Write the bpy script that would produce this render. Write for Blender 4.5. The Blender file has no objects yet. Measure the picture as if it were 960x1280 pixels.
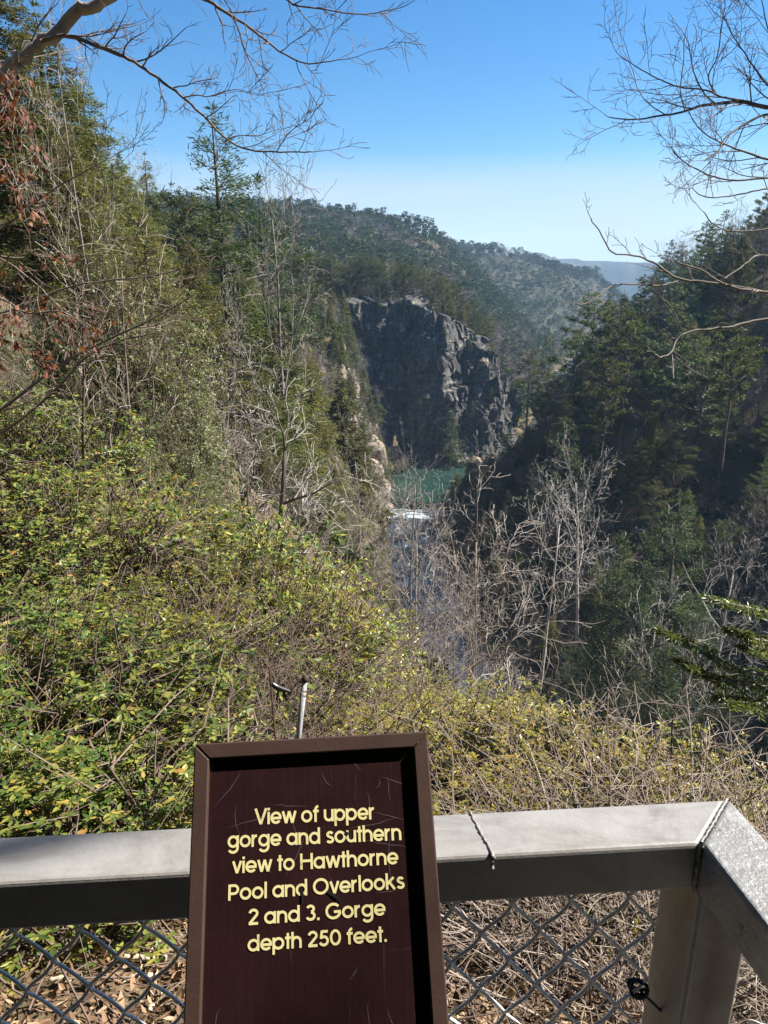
import bpy, math, random
import numpy as np
from mathutils import Vector, Matrix

R = math.radians
rng = np.random.default_rng(11)
random.seed(11)
scene = bpy.context.scene
COL = scene.collection

# ------------------------------------------------------------------ camera
CAM = np.array((0.0, 0.0, 1.63))
PITCH = R(17.4)
FPX = 925.0                      # focal length in pixels of the 960 x 1280 photograph
AX_F = np.array((0, math.cos(PITCH), -math.sin(PITCH)))
AX_U = np.array((0, math.sin(PITCH), math.cos(PITCH)))
AX_R = np.array((1.0, 0, 0))
cd = bpy.data.cameras.new('camera')
cam = bpy.data.objects.new('camera', cd)
COL.objects.link(cam)
cam.location = CAM
cam.rotation_euler = (R(90) - PITCH, 0, 0)
cd.sensor_fit = 'VERTICAL'
cd.sensor_height = 24.0
cd.sensor_width = 18.0
cd.lens = FPX / 1280 * 24.0
cd.clip_start = 0.05
cd.clip_end = 12000
scene.camera = cam

def ray(px, py):
    return AX_F + (px - 480) / FPX * AX_R + (640 - py) / FPX * AX_U
def at_depth(px, py, D):
    return CAM + D * ray(px, py)
def at_y(px, py, Y):
    d = ray(px, py)
    return CAM + d * (Y - CAM[1]) / d[1]
def at_z(px, py, z):
    d = ray(px, py)
    return CAM + d * (z - CAM[2]) / d[2]
def project(p):
    v = np.asarray(p, float) - CAM
    D = v @ AX_F
    return 480 + FPX * (v @ AX_R) / D, 640 - FPX * (v @ AX_U) / D, D

# ------------------------------------------------------------------ object helpers
def tag(o, label=None, cat=None, group=None, kind=None):
    if label: o['label'] = label
    if cat: o['category'] = cat
    if group: o['group'] = group
    if kind: o['kind'] = kind
    return o
def link(name, me, parent=None):
    o = bpy.data.objects.new(name, me)
    COL.objects.link(o)
    if parent is not None: o.parent = parent
    return o
def empty(name, loc=(0, 0, 0), rz=0.0):
    o = bpy.data.objects.new(name, None)
    o.empty_display_size = 0.2
    COL.objects.link(o)
    o.location = loc
    o.rotation_euler = (0, 0, rz)
    return o

class MB:
    """collects vertices and faces for ONE mesh"""
    def __init__(s):
        s.v = []; s.f3 = []; s.f4 = []; s.n = 0
    def add(s, v, f):
        v = np.asarray(v, float).reshape(-1, 3)
        f = np.asarray(f, int)
        s.v.append(v)
        if f.shape[1] > 4: f = np.concatenate([np.stack([f[:, 0], f[:, q], f[:, q + 1]], -1) for q in range(1, f.shape[1] - 1)])
        (s.f3 if f.shape[1] == 3 else s.f4).append(f + s.n)
        s.n += len(v)
    def box(s, c, size, M=None):
        c = np.asarray(c, float); h = np.asarray(size, float) / 2
        v = np.array([(x, y, z) for x in (-1, 1) for y in (-1, 1) for z in (-1, 1)], float) * h
        if M is not None: v = v @ np.asarray(M).T
        s.add(v + c, [(0, 1, 3, 2), (4, 6, 7, 5), (0, 4, 5, 1), (2, 3, 7, 6), (0, 2, 6, 4), (1, 5, 7, 3)])
    def tube(s, pts, radii, sides=6, cap=True):
        pts = np.asarray(pts, float); n = len(pts)
        radii = np.atleast_1d(np.asarray(radii, float))
        if len(radii) not in (1, n): radii = np.interp(np.linspace(0, 1, n), np.linspace(0, 1, len(radii)), radii)
        radii = np.broadcast_to(radii, (n,))
        t = np.gradient(pts, axis=0)
        t /= np.linalg.norm(t, axis=1, keepdims=True) + 1e-12
        ref = np.where(np.abs(t[:, 2:3]) > 0.9, np.array([[1.0, 0, 0]]), np.array([[0, 0, 1.0]]))
        if n > 2:      # one reference for the whole tube avoids twists
            ref = np.repeat(ref[n // 2:n // 2 + 1], n, axis=0)
        a = np.cross(t, ref); a /= np.linalg.norm(a, axis=1, keepdims=True) + 1e-9
        b = np.cross(t, a)
        ang = np.arange(sides) / sides * 2 * math.pi
        ring = (np.cos(ang)[None, :, None] * a[:, None, :] + np.sin(ang)[None, :, None] * b[:, None, :]) * radii[:, None, None] + pts[:, None, :]
        i = np.arange(n - 1)[:, None] * sides; j = np.arange(sides)[None, :]; k = (j + 1) % sides
        f = np.stack([i + j, i + k, i + sides + k, i + sides + j], -1).reshape(-1, 4)
        s.add(ring.reshape(-1, 3), f)
        if cap and radii[-1] > 0.004:
            base = s.n - sides
            s.f3.append(np.array([(base, base + q, base + q + 1) for q in range(1, sides - 1)]))
        if cap and radii[0] > 0.004:
            base = s.n - sides * n
            s.f3.append(np.array([(base, base + q + 1, base + q) for q in range(1, sides - 1)]))
    def mesh(s, name, mat, smooth=False):
        me = bpy.data.meshes.new(name)
        V = np.concatenate(s.v) if s.v else np.zeros((0, 3))
        f3 = np.concatenate(s.f3) if s.f3 else np.zeros((0, 3), int)
        f4 = np.concatenate(s.f4) if s.f4 else np.zeros((0, 4), int)
        fast_mesh(me, V, f3, f4, smooth)
        if mat is not None: me.materials.append(mat)
        return me
    def build(s, name, mat, parent=None, smooth=False):
        return link(name, s.mesh(name, mat, smooth), parent)

def fast_mesh(me, V, f3, f4, smooth=False):
    nl = f3.size + f4.size; nf = len(f3) + len(f4)
    me.vertices.add(len(V)); me.vertices.foreach_set('co', np.asarray(V, np.float32).ravel())
    me.loops.add(nl); me.loops.foreach_set('vertex_index', np.concatenate([f3.ravel(), f4.ravel()]).astype(np.int32))
    me.polygons.add(nf)
    st = np.concatenate([np.arange(len(f3)) * 3, f3.size + np.arange(len(f4)) * 4]).astype(np.int32)
    me.polygons.foreach_set('loop_start', st)
    me.polygons.foreach_set('use_smooth', np.full(nf, smooth, bool))
    me.update(calc_edges=True)

def bevel(o, w=0.004, seg=2):
    m = o.modifiers.new('bevel', 'BEVEL'); m.width = w; m.segments = seg; m.limit_method = 'ANGLE'
    return o

# ------------------------------------------------------------------ noise
def _h(ix, iy, seed):
    n = (ix * 374761393 + iy * 668265263 + seed * 1442695041) & 0x7fffffff
    n = ((n ^ (n >> 13)) * 1274126177) & 0x7fffffff
    return ((n ^ (n >> 16)) & 0xffff) / 65535.0
def vnoise(x, y, seed=0):
    x = np.asarray(x, float); y = np.asarray(y, float)
    ix = np.floor(x).astype(np.int64); iy = np.floor(y).astype(np.int64)
    fx = x - ix; fy = y - iy
    fx = fx * fx * (3 - 2 * fx); fy = fy * fy * (3 - 2 * fy)
    a = _h(ix, iy, seed); b = _h(ix + 1, iy, seed); c = _h(ix, iy + 1, seed); d = _h(ix + 1, iy + 1, seed)
    return (a + (b - a) * fx) * (1 - fy) + (c + (d - c) * fx) * fy
def fbm(x, y, seed=0, oct=4):
    s = 0; a = 0.5
    for k in range(oct):
        s = s + a * (vnoise(x * 2 ** k, y * 2 ** k, seed + k) - 0.5); a *= 0.5
    return s * 2
def sstep(a, b, x):
    t = np.clip((np.asarray(x, float) - a) / (b - a), 0, 1)
    return t * t * (3 - 2 * t)

# ------------------------------------------------------------------ materials
def newmat(name):
    m = bpy.data.materials.new(name); m.use_nodes = True
    nt = m.node_tree; nt.nodes.clear()
    return m, nt, nt.nodes.new('ShaderNodeOutputMaterial')
def N(nt, t, **kw):
    n = nt.nodes.new('ShaderNode' + t)
    for k, v in kw.items():
        if k.startswith('i_'):
            n.inputs[k[2:].replace('_', ' ')].default_value = v
        else: setattr(n, k, v)
    return n
def ramp(nt, fac, stops):
    r = nt.nodes.new('ShaderNodeValToRGB')
    e = r.color_ramp.elements
    while len(e) < len(stops): e.new(0.5)
    for q, (p, c) in zip(e, stops):
        q.position = p; q.color = (*c, 1)
    nt.links.new(fac, r.inputs[0])
    return r.outputs[0]
def mixc(nt, fac, a, b, mode='MIX'):
    m = nt.nodes.new('ShaderNodeMix'); m.data_type = 'RGBA'; m.blend_type = mode
    for s, v in ((m.inputs[0], fac), (m.inputs[6], a), (m.inputs[7], b)):
        if hasattr(v, 'node'): nt.links.new(v, s)
        elif isinstance(v, (int, float)): s.default_value = v
        else: s.default_value = (*v, 1)
    return m.outputs[2]
def noise(nt, scale, detail=4, rough=0.55, coord='Object', stretch=None, dist=0.0):
    tc = nt.nodes.new('ShaderNodeTexCoord'); out = tc.outputs[coord]
    if stretch:
        mp = nt.nodes.new('ShaderNodeMapping'); mp.inputs['Scale'].default_value = stretch
        nt.links.new(out, mp.inputs[0]); out = mp.outputs[0]
    n = nt.nodes.new('ShaderNodeTexNoise')
    n.inputs['Scale'].default_value = scale; n.inputs['Detail'].default_value = detail
    n.inputs['Roughness'].default_value = rough; n.inputs['Distortion'].default_value = dist
    nt.links.new(out, n.inputs['Vector'])
    return n.outputs[0]
def bump(nt, h, strength=0.4, dist=0.02):
    b = nt.nodes.new('ShaderNodeBump'); b.inputs['Strength'].default_value = strength; b.inputs['Distance'].default_value = dist
    nt.links.new(h, b.inputs['Height'])
    return b.outputs[0]
def principled(nt, out, col, rough=0.6, metal=0.0, normal=None, spec=None):
    p = nt.nodes.new('ShaderNodeBsdfPrincipled')
    for s, v in ((p.inputs['Base Color'], col), (p.inputs['Roughness'], rough), (p.inputs['Metallic'], metal)):
        if hasattr(v, 'node'): nt.links.new(v, s)
        elif isinstance(v, (int, float)): s.default_value = v
        else: s.default_value = (*v, 1)
    if normal is not None: nt.links.new(normal, p.inputs['Normal'])
    if spec is not None: p.inputs['Specular IOR Level'].default_value = spec
    nt.links.new(p.outputs[0], out.inputs[0])
    return p
def leaf_mat(name, stops, transl=0.35, rough=0.45, spec=0.4, tcol=1.5, vary=0.35, huev=0.03):
    """foliage: colour differs from leaf to leaf and from plant to plant, part of the light passes through"""
    m, nt, out = newmat(name)
    g = nt.nodes.new('ShaderNodeNewGeometry'); oi = nt.nodes.new('ShaderNodeObjectInfo')
    c = ramp(nt, g.outputs['Random Per Island'], stops)
    hs = nt.nodes.new('ShaderNodeHueSaturation')
    mr = nt.nodes.new('ShaderNodeMapRange'); mr.inputs[3].default_value = 1 - vary; mr.inputs[4].default_value = 1 + vary
    nt.links.new(oi.outputs['Random'], mr.inputs[0]); nt.links.new(mr.outputs[0], hs.inputs['Value'])
    mh = nt.nodes.new('ShaderNodeMapRange'); mh.inputs[3].default_value = 0.5 - huev; mh.inputs[4].default_value = 0.5 + huev
    mu = nt.nodes.new('ShaderNodeMath'); mu.operation = 'MULTIPLY'; mu.inputs[1].default_value = 7.31
    fr = nt.nodes.new('ShaderNodeMath'); fr.operation = 'FRACT'
    nt.links.new(oi.outputs['Random'], mu.inputs[0]); nt.links.new(mu.outputs[0], fr.inputs[0]); nt.links.new(fr.outputs[0], mh.inputs[0])
    nt.links.new(mh.outputs[0], hs.inputs['Hue']); nt.links.new(c, hs.inputs['Color'])
    p = principled(nt, out, hs.outputs[0], rough, spec=spec)
    if transl > 0:
        t = nt.nodes.new('ShaderNodeBsdfTranslucent')
        tc = mixc(nt, 1.0, hs.outputs[0], (tcol * 1.05, tcol, tcol * 0.55), 'MULTIPLY')
        nt.links.new(tc, t.inputs[0])
        mx = nt.nodes.new('ShaderNodeMixShader'); mx.inputs[0].default_value = transl
        nt.links.new(p.outputs[0], mx.inputs[1]); nt.links.new(t.outputs[0], mx.inputs[2]); nt.links.new(mx.outputs[0], out.inputs[0])
    return m
def bark_mat(name, a, b, scale=6, vary=0.25, rough=0.85):
    m, nt, out = newmat(name)
    n = noise(nt, scale, 5, 0.65, stretch=(1, 1, 0.25))
    c = ramp(nt, n, [(0.3, a), (0.7, b)])
    oi = nt.nodes.new('ShaderNodeObjectInfo'); hs = nt.nodes.new('ShaderNodeHueSaturation')
    mr = nt.nodes.new('ShaderNodeMapRange'); mr.inputs[3].default_value = 1 - vary; mr.inputs[4].default_value = 1 + vary
    nt.links.new(oi.outputs['Random'], mr.inputs[0]); nt.links.new(mr.outputs[0], hs.inputs['Value']); nt.links.new(c, hs.inputs['Color'])
    principled(nt, out, hs.outputs[0], rough, normal=bump(nt, n, 0.5, 0.02), spec=0.25)
    return m
# ================================================================== light, sky, air
SUN_AZ, SUN_EL = R(75), R(45)          # clockwise from straight ahead, above the horizon
to_sun = Vector((math.sin(SUN_AZ) * math.cos(SUN_EL), math.cos(SUN_AZ) * math.cos(SUN_EL), math.sin(SUN_EL)))
ld = bpy.data.lights.new('sun', 'SUN'); ld.energy = 5.0; ld.angle = R(0.53); ld.color = (1.0, 0.95, 0.87)
sun = bpy.data.objects.new('sun', ld); COL.objects.link(sun)
sun.rotation_euler = to_sun.to_track_quat('Z', 'Y').to_euler(); sun.location = (200, 50, 200)

w = bpy.data.worlds.new('World'); scene.world = w; w.use_nodes = True
wn = w.node_tree; wn.nodes.clear()
wo = wn.nodes.new('ShaderNodeOutputWorld'); bg = wn.nodes.new('ShaderNodeBackground')
sky = wn.nodes.new('ShaderNodeTexSky'); sky.sky_type = 'NISHITA'; sky.sun_disc = False
sky.sun_elevation = SUN_EL; sky.sun_rotation = SUN_AZ
sky.altitude = 400; sky.air_density = 1.0; sky.dust_density = 0.15; sky.ozone_density = 3.5
bg.inputs[1].default_value = 0.056
hs = wn.nodes.new('ShaderNodeHueSaturation'); hs.inputs['Saturation'].default_value = 1.3
wn.links.new(sky.outputs[0], hs.inputs['Color']); 
tcw = wn.nodes.new('ShaderNodeTexCoord'); sxw = wn.nodes.new('ShaderNodeSeparateXYZ'); wn.links.new(tcw.outputs['Generated'], sxw.inputs[0])
bandw = ramp(wn, sxw.outputs[2], [(0.0, (.5,) * 3), (0.03, (1,) * 3), (0.095, (.9,) * 3), (0.15, (0,) * 3)])          # a thin veil of cloud low over the hills
mpw = wn.nodes.new('ShaderNodeMapping'); mpw.inputs['Scale'].default_value = (1.5, 1.5, 9); wn.links.new(tcw.outputs['Generated'], mpw.inputs[0])
nzw = wn.nodes.new('ShaderNodeTexNoise'); nzw.inputs['Scale'].default_value = 1.6; nzw.inputs['Detail'].default_value = 5; wn.links.new(mpw.outputs[0], nzw.inputs['Vector'])
cvw = ramp(wn, nzw.outputs[0], [(0.38, (.4,) * 3), (0.62, (.85,) * 3)])
mlw = wn.nodes.new('ShaderNodeMath'); mlw.operation = 'MULTIPLY'; wn.links.new(bandw, mlw.inputs[0]); wn.links.new(cvw, mlw.inputs[1])
skc = mixc(wn, mlw.outputs[0], hs.outputs[0], (4.6, 5.1, 5.7))
wn.links.new(skc, bg.inputs[0]); wn.links.new(bg.outputs[0], wo.inputs[0])
vs = scene.view_settings
vs.view_transform = 'Standard'; vs.look = 'None'; vs.exposure = 1.56; vs.gamma = 1.0; vs.use_curve_mapping = False
cy = scene.cycles
cy.max_bounces = 5; cy.diffuse_bounces = 3; cy.glossy_bounces = 2; cy.transmission_bounces = 2; cy.transparent_max_bounces = 4; cy.volume_bounces = 0
cy.sample_clamp_indirect = 4.0

# ================================================================== terrain
RIV = np.array([(120, -110), (95, -60), (60, -10), (34, 40), (16, 80), (9.5, 117), (7, 160), (8, 189), (10, 212), (15, 245), (34, 270), (60, 300),
                (92, 400), (128, 550), (215, 800), (420, 1200), (700, 2000), (900, 3000)], float)
RIV_Z = np.array([-56, -56.5, -57, -57, -57.3, -57.6, -58, -58.4, -64, -64, -64, -65, -67, -70, -74, -80, -90, -100], float)
RIV_HW = np.array([7, 7, 7, 7, 6.0, 6.0, 6.0, 7.0, 9, 10.5, 10, 6, 8, 8, 8, 8, 8, 8], float)
WL = np.array([50, 48, 46, 46, 44, 42, 36, 33, 28, 27, 24, 26, 70, 75, 75, 90, 200, 300], float)
WR = np.array([110, 110, 115, 115, 112, 105, 90, 82, 72, 64, 66, 70, 95, 110, 130, 180, 250, 300], float)
P_CTRL = np.array([(0, 0, -.5), (-10, 5, 0), (-30, 20, 7), (-60, 40, 15), (-45, 80, 5), (-70, 130, 6), (-120, 60, 25), (-28, 195, -12), (-90, 220, 2), (-170, 150, 28),
    (-20, 300, -8), (14, 294, -8), (43, 294, -24), (70, 335, -45), (-36, 420, 9), (-66, 420, 18), (18, 420, -6), (58, 420, -25), (-110, 330, 10),
    (-104, 700, 54), (-37, 700, 51), (30, 700, 41), (60, 700, 24), (95, 720, -16), (120, 700, -32), (85, 620, -22), (150, 780, -48), (180, 920, -30), (60, 560, -8), (-250, 600, 50), (0, 560, 12),
    (105, 1100, 42), (187, 1100, 30), (257, 1100, 10), (310, 1100, -12), (0, 1100, 50), (-300, 1100, 55),
    (60, 40, 2), (100, 40, 6), (120, 100, 9), (115, 150, 9), (150, 80, 14), (90, 195, 3), (66, 230, -12), (130, 300, 2), (200, 200, 22), (250, 400, 14), (200, -20, 15), (260, 600, 8), (400, 800, 12), (50, -60, 0),
    (0, -60, 30), (0, -30, 22), (-60, -30, 12), (-200, -100, 30), (300, 60, 25), (500, 1100, 0), (-700, 300, 50), (700, 300, 40),
    (300, 2000, -20), (600, 2000, -10), (-200, 2000, 40), (600, 3000, 102), (850, 3000, 84), (1050, 3000, 62), (0, 3000, 60), (-1000, 3000, 60), (2000, 3000, 60), (2000, 0, 60), (-2000, 0, 60), (0, -2000, 60), (1500, 4500, 60), (-800, 4500, 60)], float)
G_CTRL = np.array([(0, 0, -.45), (0, 1, -.6), (-1, 2, -.85), (1, 2, -1.1), (-2, 3, -1.35), (0, 3.5, -1.9), (1.5, 3.5, -2.3), (-3.3, 6, -1.6), (0, 6, -3.1), (1.1, 5.5, -3.5), (2.5, 6, -4.6),
    (-5, 9, -.8), (-1.3, 9, -4.2), (2, 9, -8), (-4, 13, -3), (0, 14, -9), (4, 14, -14), (-8, 14, .2), (-14, 8, 2), (-8, 5, .3), (-4.5, 3, -.35), (8, 2, -2.5), (7, 8, -10), (15, 5, -13),
    (3, 2.2, -1.9), (0, -2.6, -.4), (-4, -2, .2), (4, -2, -.4), (0, -5, 2.6), (-5, -5, 3.2), (5, -5, 2.0), (0, -10, 8), (-10, -10, 9), (10, -10, 6), (0, -20, 17), (-14, -4, 4), (12, -4, -.5), (16, -16, 8), (-14, 22, 1.5), (-7, 22, -5), (0, 24, -19), (10, 22, -26), (20, 14, -27), (-22, 10, 4.5)], float)  # rows behind the camera raise an unseen bank to block the sky
def rbf_fit(C, c):
    d = np.sqrt(((C[:, None, :2] - C[None, :, :2]) ** 2).sum(-1) + c * c)
    A = np.zeros((len(C) + 1, len(C) + 1)); A[:-1, :-1] = d; A[-1, :-1] = 1; A[:-1, -1] = 1
    return np.linalg.solve(A, np.append(C[:, 2], 0))
def rbf(C, W, c, x, y):
    out = np.full(np.shape(x), W[-1])
    for k in range(len(C)):
        out = out + W[k] * np.sqrt((x - C[k, 0]) ** 2 + (y - C[k, 1]) ** 2 + c * c)
    return out
P_W = rbf_fit(P_CTRL, 12.0); G_W = rbf_fit(G_CTRL, 0.8)
def river_info(x, y):
    """distance to the river, side (-1 left, 1 right), water level, half width, wall widths"""
    x = np.asarray(x, float); y = np.asarray(y, float)
    best = np.full(x.shape, 1e18); T = np.zeros(x.shape); S = np.zeros(x.shape)
    for k in range(len(RIV) - 1):
        ax, ay = RIV[k]; dx, dy = RIV[k + 1] - RIV[k]
        t = np.clip(((x - ax) * dx + (y - ay) * dy) / (dx * dx + dy * dy), 0, 1)
        ex = x - ax - t * dx; ey = y - ay - t * dy
        d = ex * ex + ey * ey
        m = d < best
        best = np.where(m, d, best); T = np.where(m, k + t, T); S = np.where(m, np.sign(dx * ey - dy * ex), S)
    I = np.arange(len(RIV))
    side = -S          # cross > 0 is the left bank looking downstream
    return np.sqrt(best), side, T, np.interp(T, I, RIV_Z), np.interp(T, I, RIV_HW), np.interp(T, I, WL), np.interp(T, I, WR)
CL = np.array([(-40, 250), (-24, 262), (-14, 270), (-4, 276), (6, 277), (14, 273), (20, 272), (26, 277), (32, 281), (38, 283), (43, 290), (48, 300), (54, 314)], float)
CL_TOP = np.array([-16, -12, -9, -7, -7.5, -9, -12, -15, -17, -20, -26, -36, -48], float)
def cliff_dist(x, y):
    best = np.full(np.shape(x), 1e18); S = np.zeros(np.shape(x)); A = np.zeros(np.shape(x)); a0 = 0
    for k in range(len(CL) - 1):
        ax, ay = CL[k]; dx, dy = CL[k + 1] - CL[k]; L = math.hypot(dx, dy)
        t = np.clip(((x - ax) * dx + (y - ay) * dy) / (L * L), 0, 1)
        ex = x - ax - t * dx; ey = y - ay - t * dy; d = ex * ex + ey * ey
        m = d < best
        best = np.where(m, d, best); S = np.where(m, np.sign(dx * ey - dy * ex), S); A = np.where(m, a0 + t * L, A); a0 += L
    d = np.sqrt(best) * S
    w = sstep(6, 22, A) * sstep(a0 - 2, a0 - 16, A) * np.where(d > 0, 1 - sstep(16, 45, d), 1 - sstep(8, 18, -d))
    return d, w
def ground(x, y):
    x = np.asarray(x, float); y = np.asarray(y, float)
    d, side, T, wz, hw, wl, wr = river_info(x, y)
    W = np.where(side < 0, wl, wr) * (1 + 0.25 * fbm(x / 30, y / 30, 5, 2))
    hw = np.where(side < 0, hw + 9.5 * np.exp(-((T - 9.1) / .42) ** 2), hw)
    u = np.clip((d - hw) / np.maximum(W - hw, 4), 0, 1)
    ex = np.interp(T, [0, 4.5, 6.2, 7.0, 8.5], [1.1, 1.1, 1.35, 1.15, 1.15])
    prof = np.where(side < 0, 1 - (1 - u) ** ex, 0.55 * u + 0.45 * u * u * (3 - 2 * u))
    P = rbf(P_CTRL, P_W, 12.0, x, y)
    z = wz - 2.5 * (1 - sstep(-3, 1.5, d - hw)) + (P - wz) * prof
    # the cliff: a straight drop along its own line
    dc, wc = cliff_dist(x, y)
    zc = wz - 4 + (P - wz + 3) * sstep(1.0, 5.0, dc)
    z = z * (1 - wc) + zc * wc
    r = np.hypot(x, y)
    rough = sstep(hw * 0 + 1, 12, d - hw)
    z = z + rough * (4.0 * fbm(x / 38, y / 38, 2, 4) + 1.2 * fbm(x / 7, y / 7, 9, 3)) * sstep(12, 60, r)
    g = rbf(G_CTRL, G_W, 0.8, x, y) + 0.10 * fbm(x / 0.9, y / 0.9, 21, 4) + 0.05 * fbm(x / .2, y / .2, 31, 2)
    k = sstep(15, 34, r)
    return g * (1 - k) + z * k

def terrain_mat():
    m, nt, out = newmat('forest_floor')
    a = noise(nt, 0.35, 6, 0.65); b = noise(nt, 9.0, 6, 0.7); c = noise(nt, 60.0, 4, 0.7)
    c1 = ramp(nt, b, [(0.28, (0.04, 0.03, 0.02)), (0.45, (0.10, 0.07, 0.045)), (0.6, (0.17, 0.12, 0.075)), (0.8, (0.26, 0.19, 0.125))])
    c2 = ramp(nt, c, [(0.35, (0.05, 0.045, 0.02)), (0.65, (0.22, 0.16, 0.09))])
    cc = mixc(nt, 0.4, c1, c2)
    green = ramp(nt, a, [(0.45, (0, 0, 0)), (0.62, (1, 1, 1))])
    sc = nt.nodes.new('ShaderNodeMath'); sc.operation = 'MULTIPLY'; sc.inputs[1].default_value = 0.45
    nt.links.new(green, sc.inputs[0])
    cc = mixc(nt, sc.outputs[0], cc, (0.055, 0.06, 0.022))
    g = nt.nodes.new('ShaderNodeNewGeometry'); sx = nt.nodes.new('ShaderNodeSeparateXYZ'); nt.links.new(g.outputs['Normal'], sx.inputs[0])
    rock = ramp(nt, sx.outputs[2], [(0.30, (1, 1, 1)), (0.52, (0, 0, 0))])
    rc = ramp(nt, noise(nt, 0.5, 8, 0.7, stretch=(1, 1, .4)), [(0.3, (0.07, 0.06, 0.05)), (0.7, (0.30, 0.25, 0.20))])
    cc = mixc(nt, rock, cc, rc)
    # the far country is wooded: dark green brown
    ln_ = nt.nodes.new('ShaderNodeVectorMath'); ln_.operation = 'LENGTH'; nt.links.new(g.outputs['Position'], ln_.inputs[0])
    mr = nt.nodes.new('ShaderNodeMapRange'); mr.inputs[1].default_value = 280; mr.inputs[2].default_value = 900; nt.links.new(ln_.outputs['Value'], mr.inputs[0])
    fw = ramp(nt, noise(nt, 0.02, 8, 0.75), [(0.3, (0.03, 0.036, 0.02)), (0.7, (0.085, 0.075, 0.052))])
    cc = mixc(nt, mr.outputs[0], cc, fw)
    principled(nt, out, cc, 0.95, normal=bump(nt, b, 0.8, 0.06), spec=0.1)
    return m
M_GROUND = terrain_mat()
rr = np.concatenate([[0.0], np.geomspace(0.35, 5200, 430)])
th = np.concatenate([np.linspace(-44, 44, 300, endpoint=False), np.linspace(44, 316, 110, endpoint=False)])
TH = R(1) * th
gx = rr[:, None] * np.sin(TH)[None, :]; gy = rr[:, None] * np.cos(TH)[None, :]
gz = ground(gx, gy)
nr, na = gx.shape
i = np.arange(nr - 1)[:, None] * na; j = np.arange(na)[None, :]; k = (j + 1) % na
quads = np.stack([i + j, i + na + j, i + na + k, i + k], -1).reshape(-1, 4)
mb = MB(); mb.add(np.stack([gx, gy, gz], -1).reshape(-1, 3), quads[:, ::-1])
ter = mb.build('ground', M_GROUND, smooth=True); tag(ter, 'steep leaf strewn gorge slopes', kind='structure')

# ------------------------------------------------------------------ river water
def ribbon(a, b, step=2.0, over=3.0):
    """a strip of water between two stations of the river line"""
    I = np.arange(len(RIV)); T = np.arange(a, b + 1e-6, 0.04)
    c = np.stack([np.interp(T, I, RIV[:, 0]), np.interp(T, I, RIV[:, 1])], -1)
    t = np.gradient(c, axis=0); t /= np.linalg.norm(t, axis=1, keepdims=True); n = np.stack([t[:, 1], -t[:, 0]], -1)
    hw = np.interp(T, I, RIV_HW) + over
    return c, n, hw, np.interp(T, I, RIV_Z)
def water_mesh(name, a, b, mat, zf=None, over=3.0, m=24):
    c, n, hw, z = ribbon(a, b, over=over)
    s = np.linspace(-1, 1, m)
    X = c[:, None, 0] + n[:, None, 0] * hw[:, None] * s; Y = c[:, None, 1] + n[:, None, 1] * hw[:, None] * s
    Z = np.repeat(z[:, None], m, 1)
    if zf is not None: Z = zf(X, Y, Z)
    i = np.arange(len(c) - 1)[:, None] * m; j = np.arange(m - 1)[None, :]
    f = np.stack([i + j, i + j + 1, i + m + j + 1, i + m + j], -1).reshape(-1, 4)
    mb = MB(); mb.add(np.stack([X, Y, Z], -1).reshape(-1, 3), f)
    return mb.build(name, mat, smooth=True)
m, nt, out = newmat('pool_water')
n1 = noise(nt, 0.9, 4, 0.6, stretch=(1, .5, 1)); n2 = noise(nt, 0.08, 3, 0.5)
c = ramp(nt, n2, [(0.3, (0.012, 0.034, 0.027)), (0.7, (0.018, 0.047, 0.037))])
principled(nt, out, c, 0.12, normal=bump(nt, n1, 0.25, 0.12), spec=0.45)
M_POOL = m
m, nt, out = newmat('river_water')
n1 = noise(nt, 1.6, 5, 0.65, stretch=(1, .35, 1)); n2 = noise(nt, 0.55, 6, 0.7, stretch=(1.6, .28, 1))
foam = ramp(nt, n2, [(0.58, (0, 0, 0)), (0.70, (1, 1, 1))])
c = mixc(nt, foam, (0.030, 0.040, 0.055), (0.42, 0.45, 0.52))
rg = ramp(nt, foam, [(0, (0.18,) * 3), (1, (0.7,) * 3)])
principled(nt, out, c, rg, normal=bump(nt, n1, 0.7, 0.25), spec=0.6)
M_RIVER = m
m, nt, out = newmat('falls_water')
n2 = noise(nt, 0.45, 6, 0.75, stretch=(1.0, .8, .6))
c = ramp(nt, n2, [(0.46, (0.045, 0.06, 0.07)), (0.58, (0.62, 0.73, 0.75))])
principled(nt, out, c, 0.5, normal=bump(nt, n2, 0.8, 0.4))
M_FOAM = m
wz_r = water_mesh('river_water', 2.0, 6.88, M_RIVER, lambda X, Y, Z: Z + 0.12 * fbm(X / 1.5, Y / 3, 3, 3), over=4)
tag(wz_r, 'riffled upper river above the falls', kind='structure')
wz_f = water_mesh('falls_water', 6.88, 8.0, M_FOAM, lambda X, Y, Z: Z + 0.5 * fbm(X / 2.0, Y / 2.0, 4, 4), over=4)
tag(wz_f, 'white water at the lip of the falls', kind='structure')
wz_p = water_mesh('pool_water', 8.0, 12.0, M_POOL, over=17)
tag(wz_p, 'still green pool under the cliff', kind='structure')

wz_d = water_mesh('river_water', 12.0, 15.5, M_RIVER, over=4)
tag(wz_d, 'river winding away down the hazy valley', kind='structure')

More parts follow.
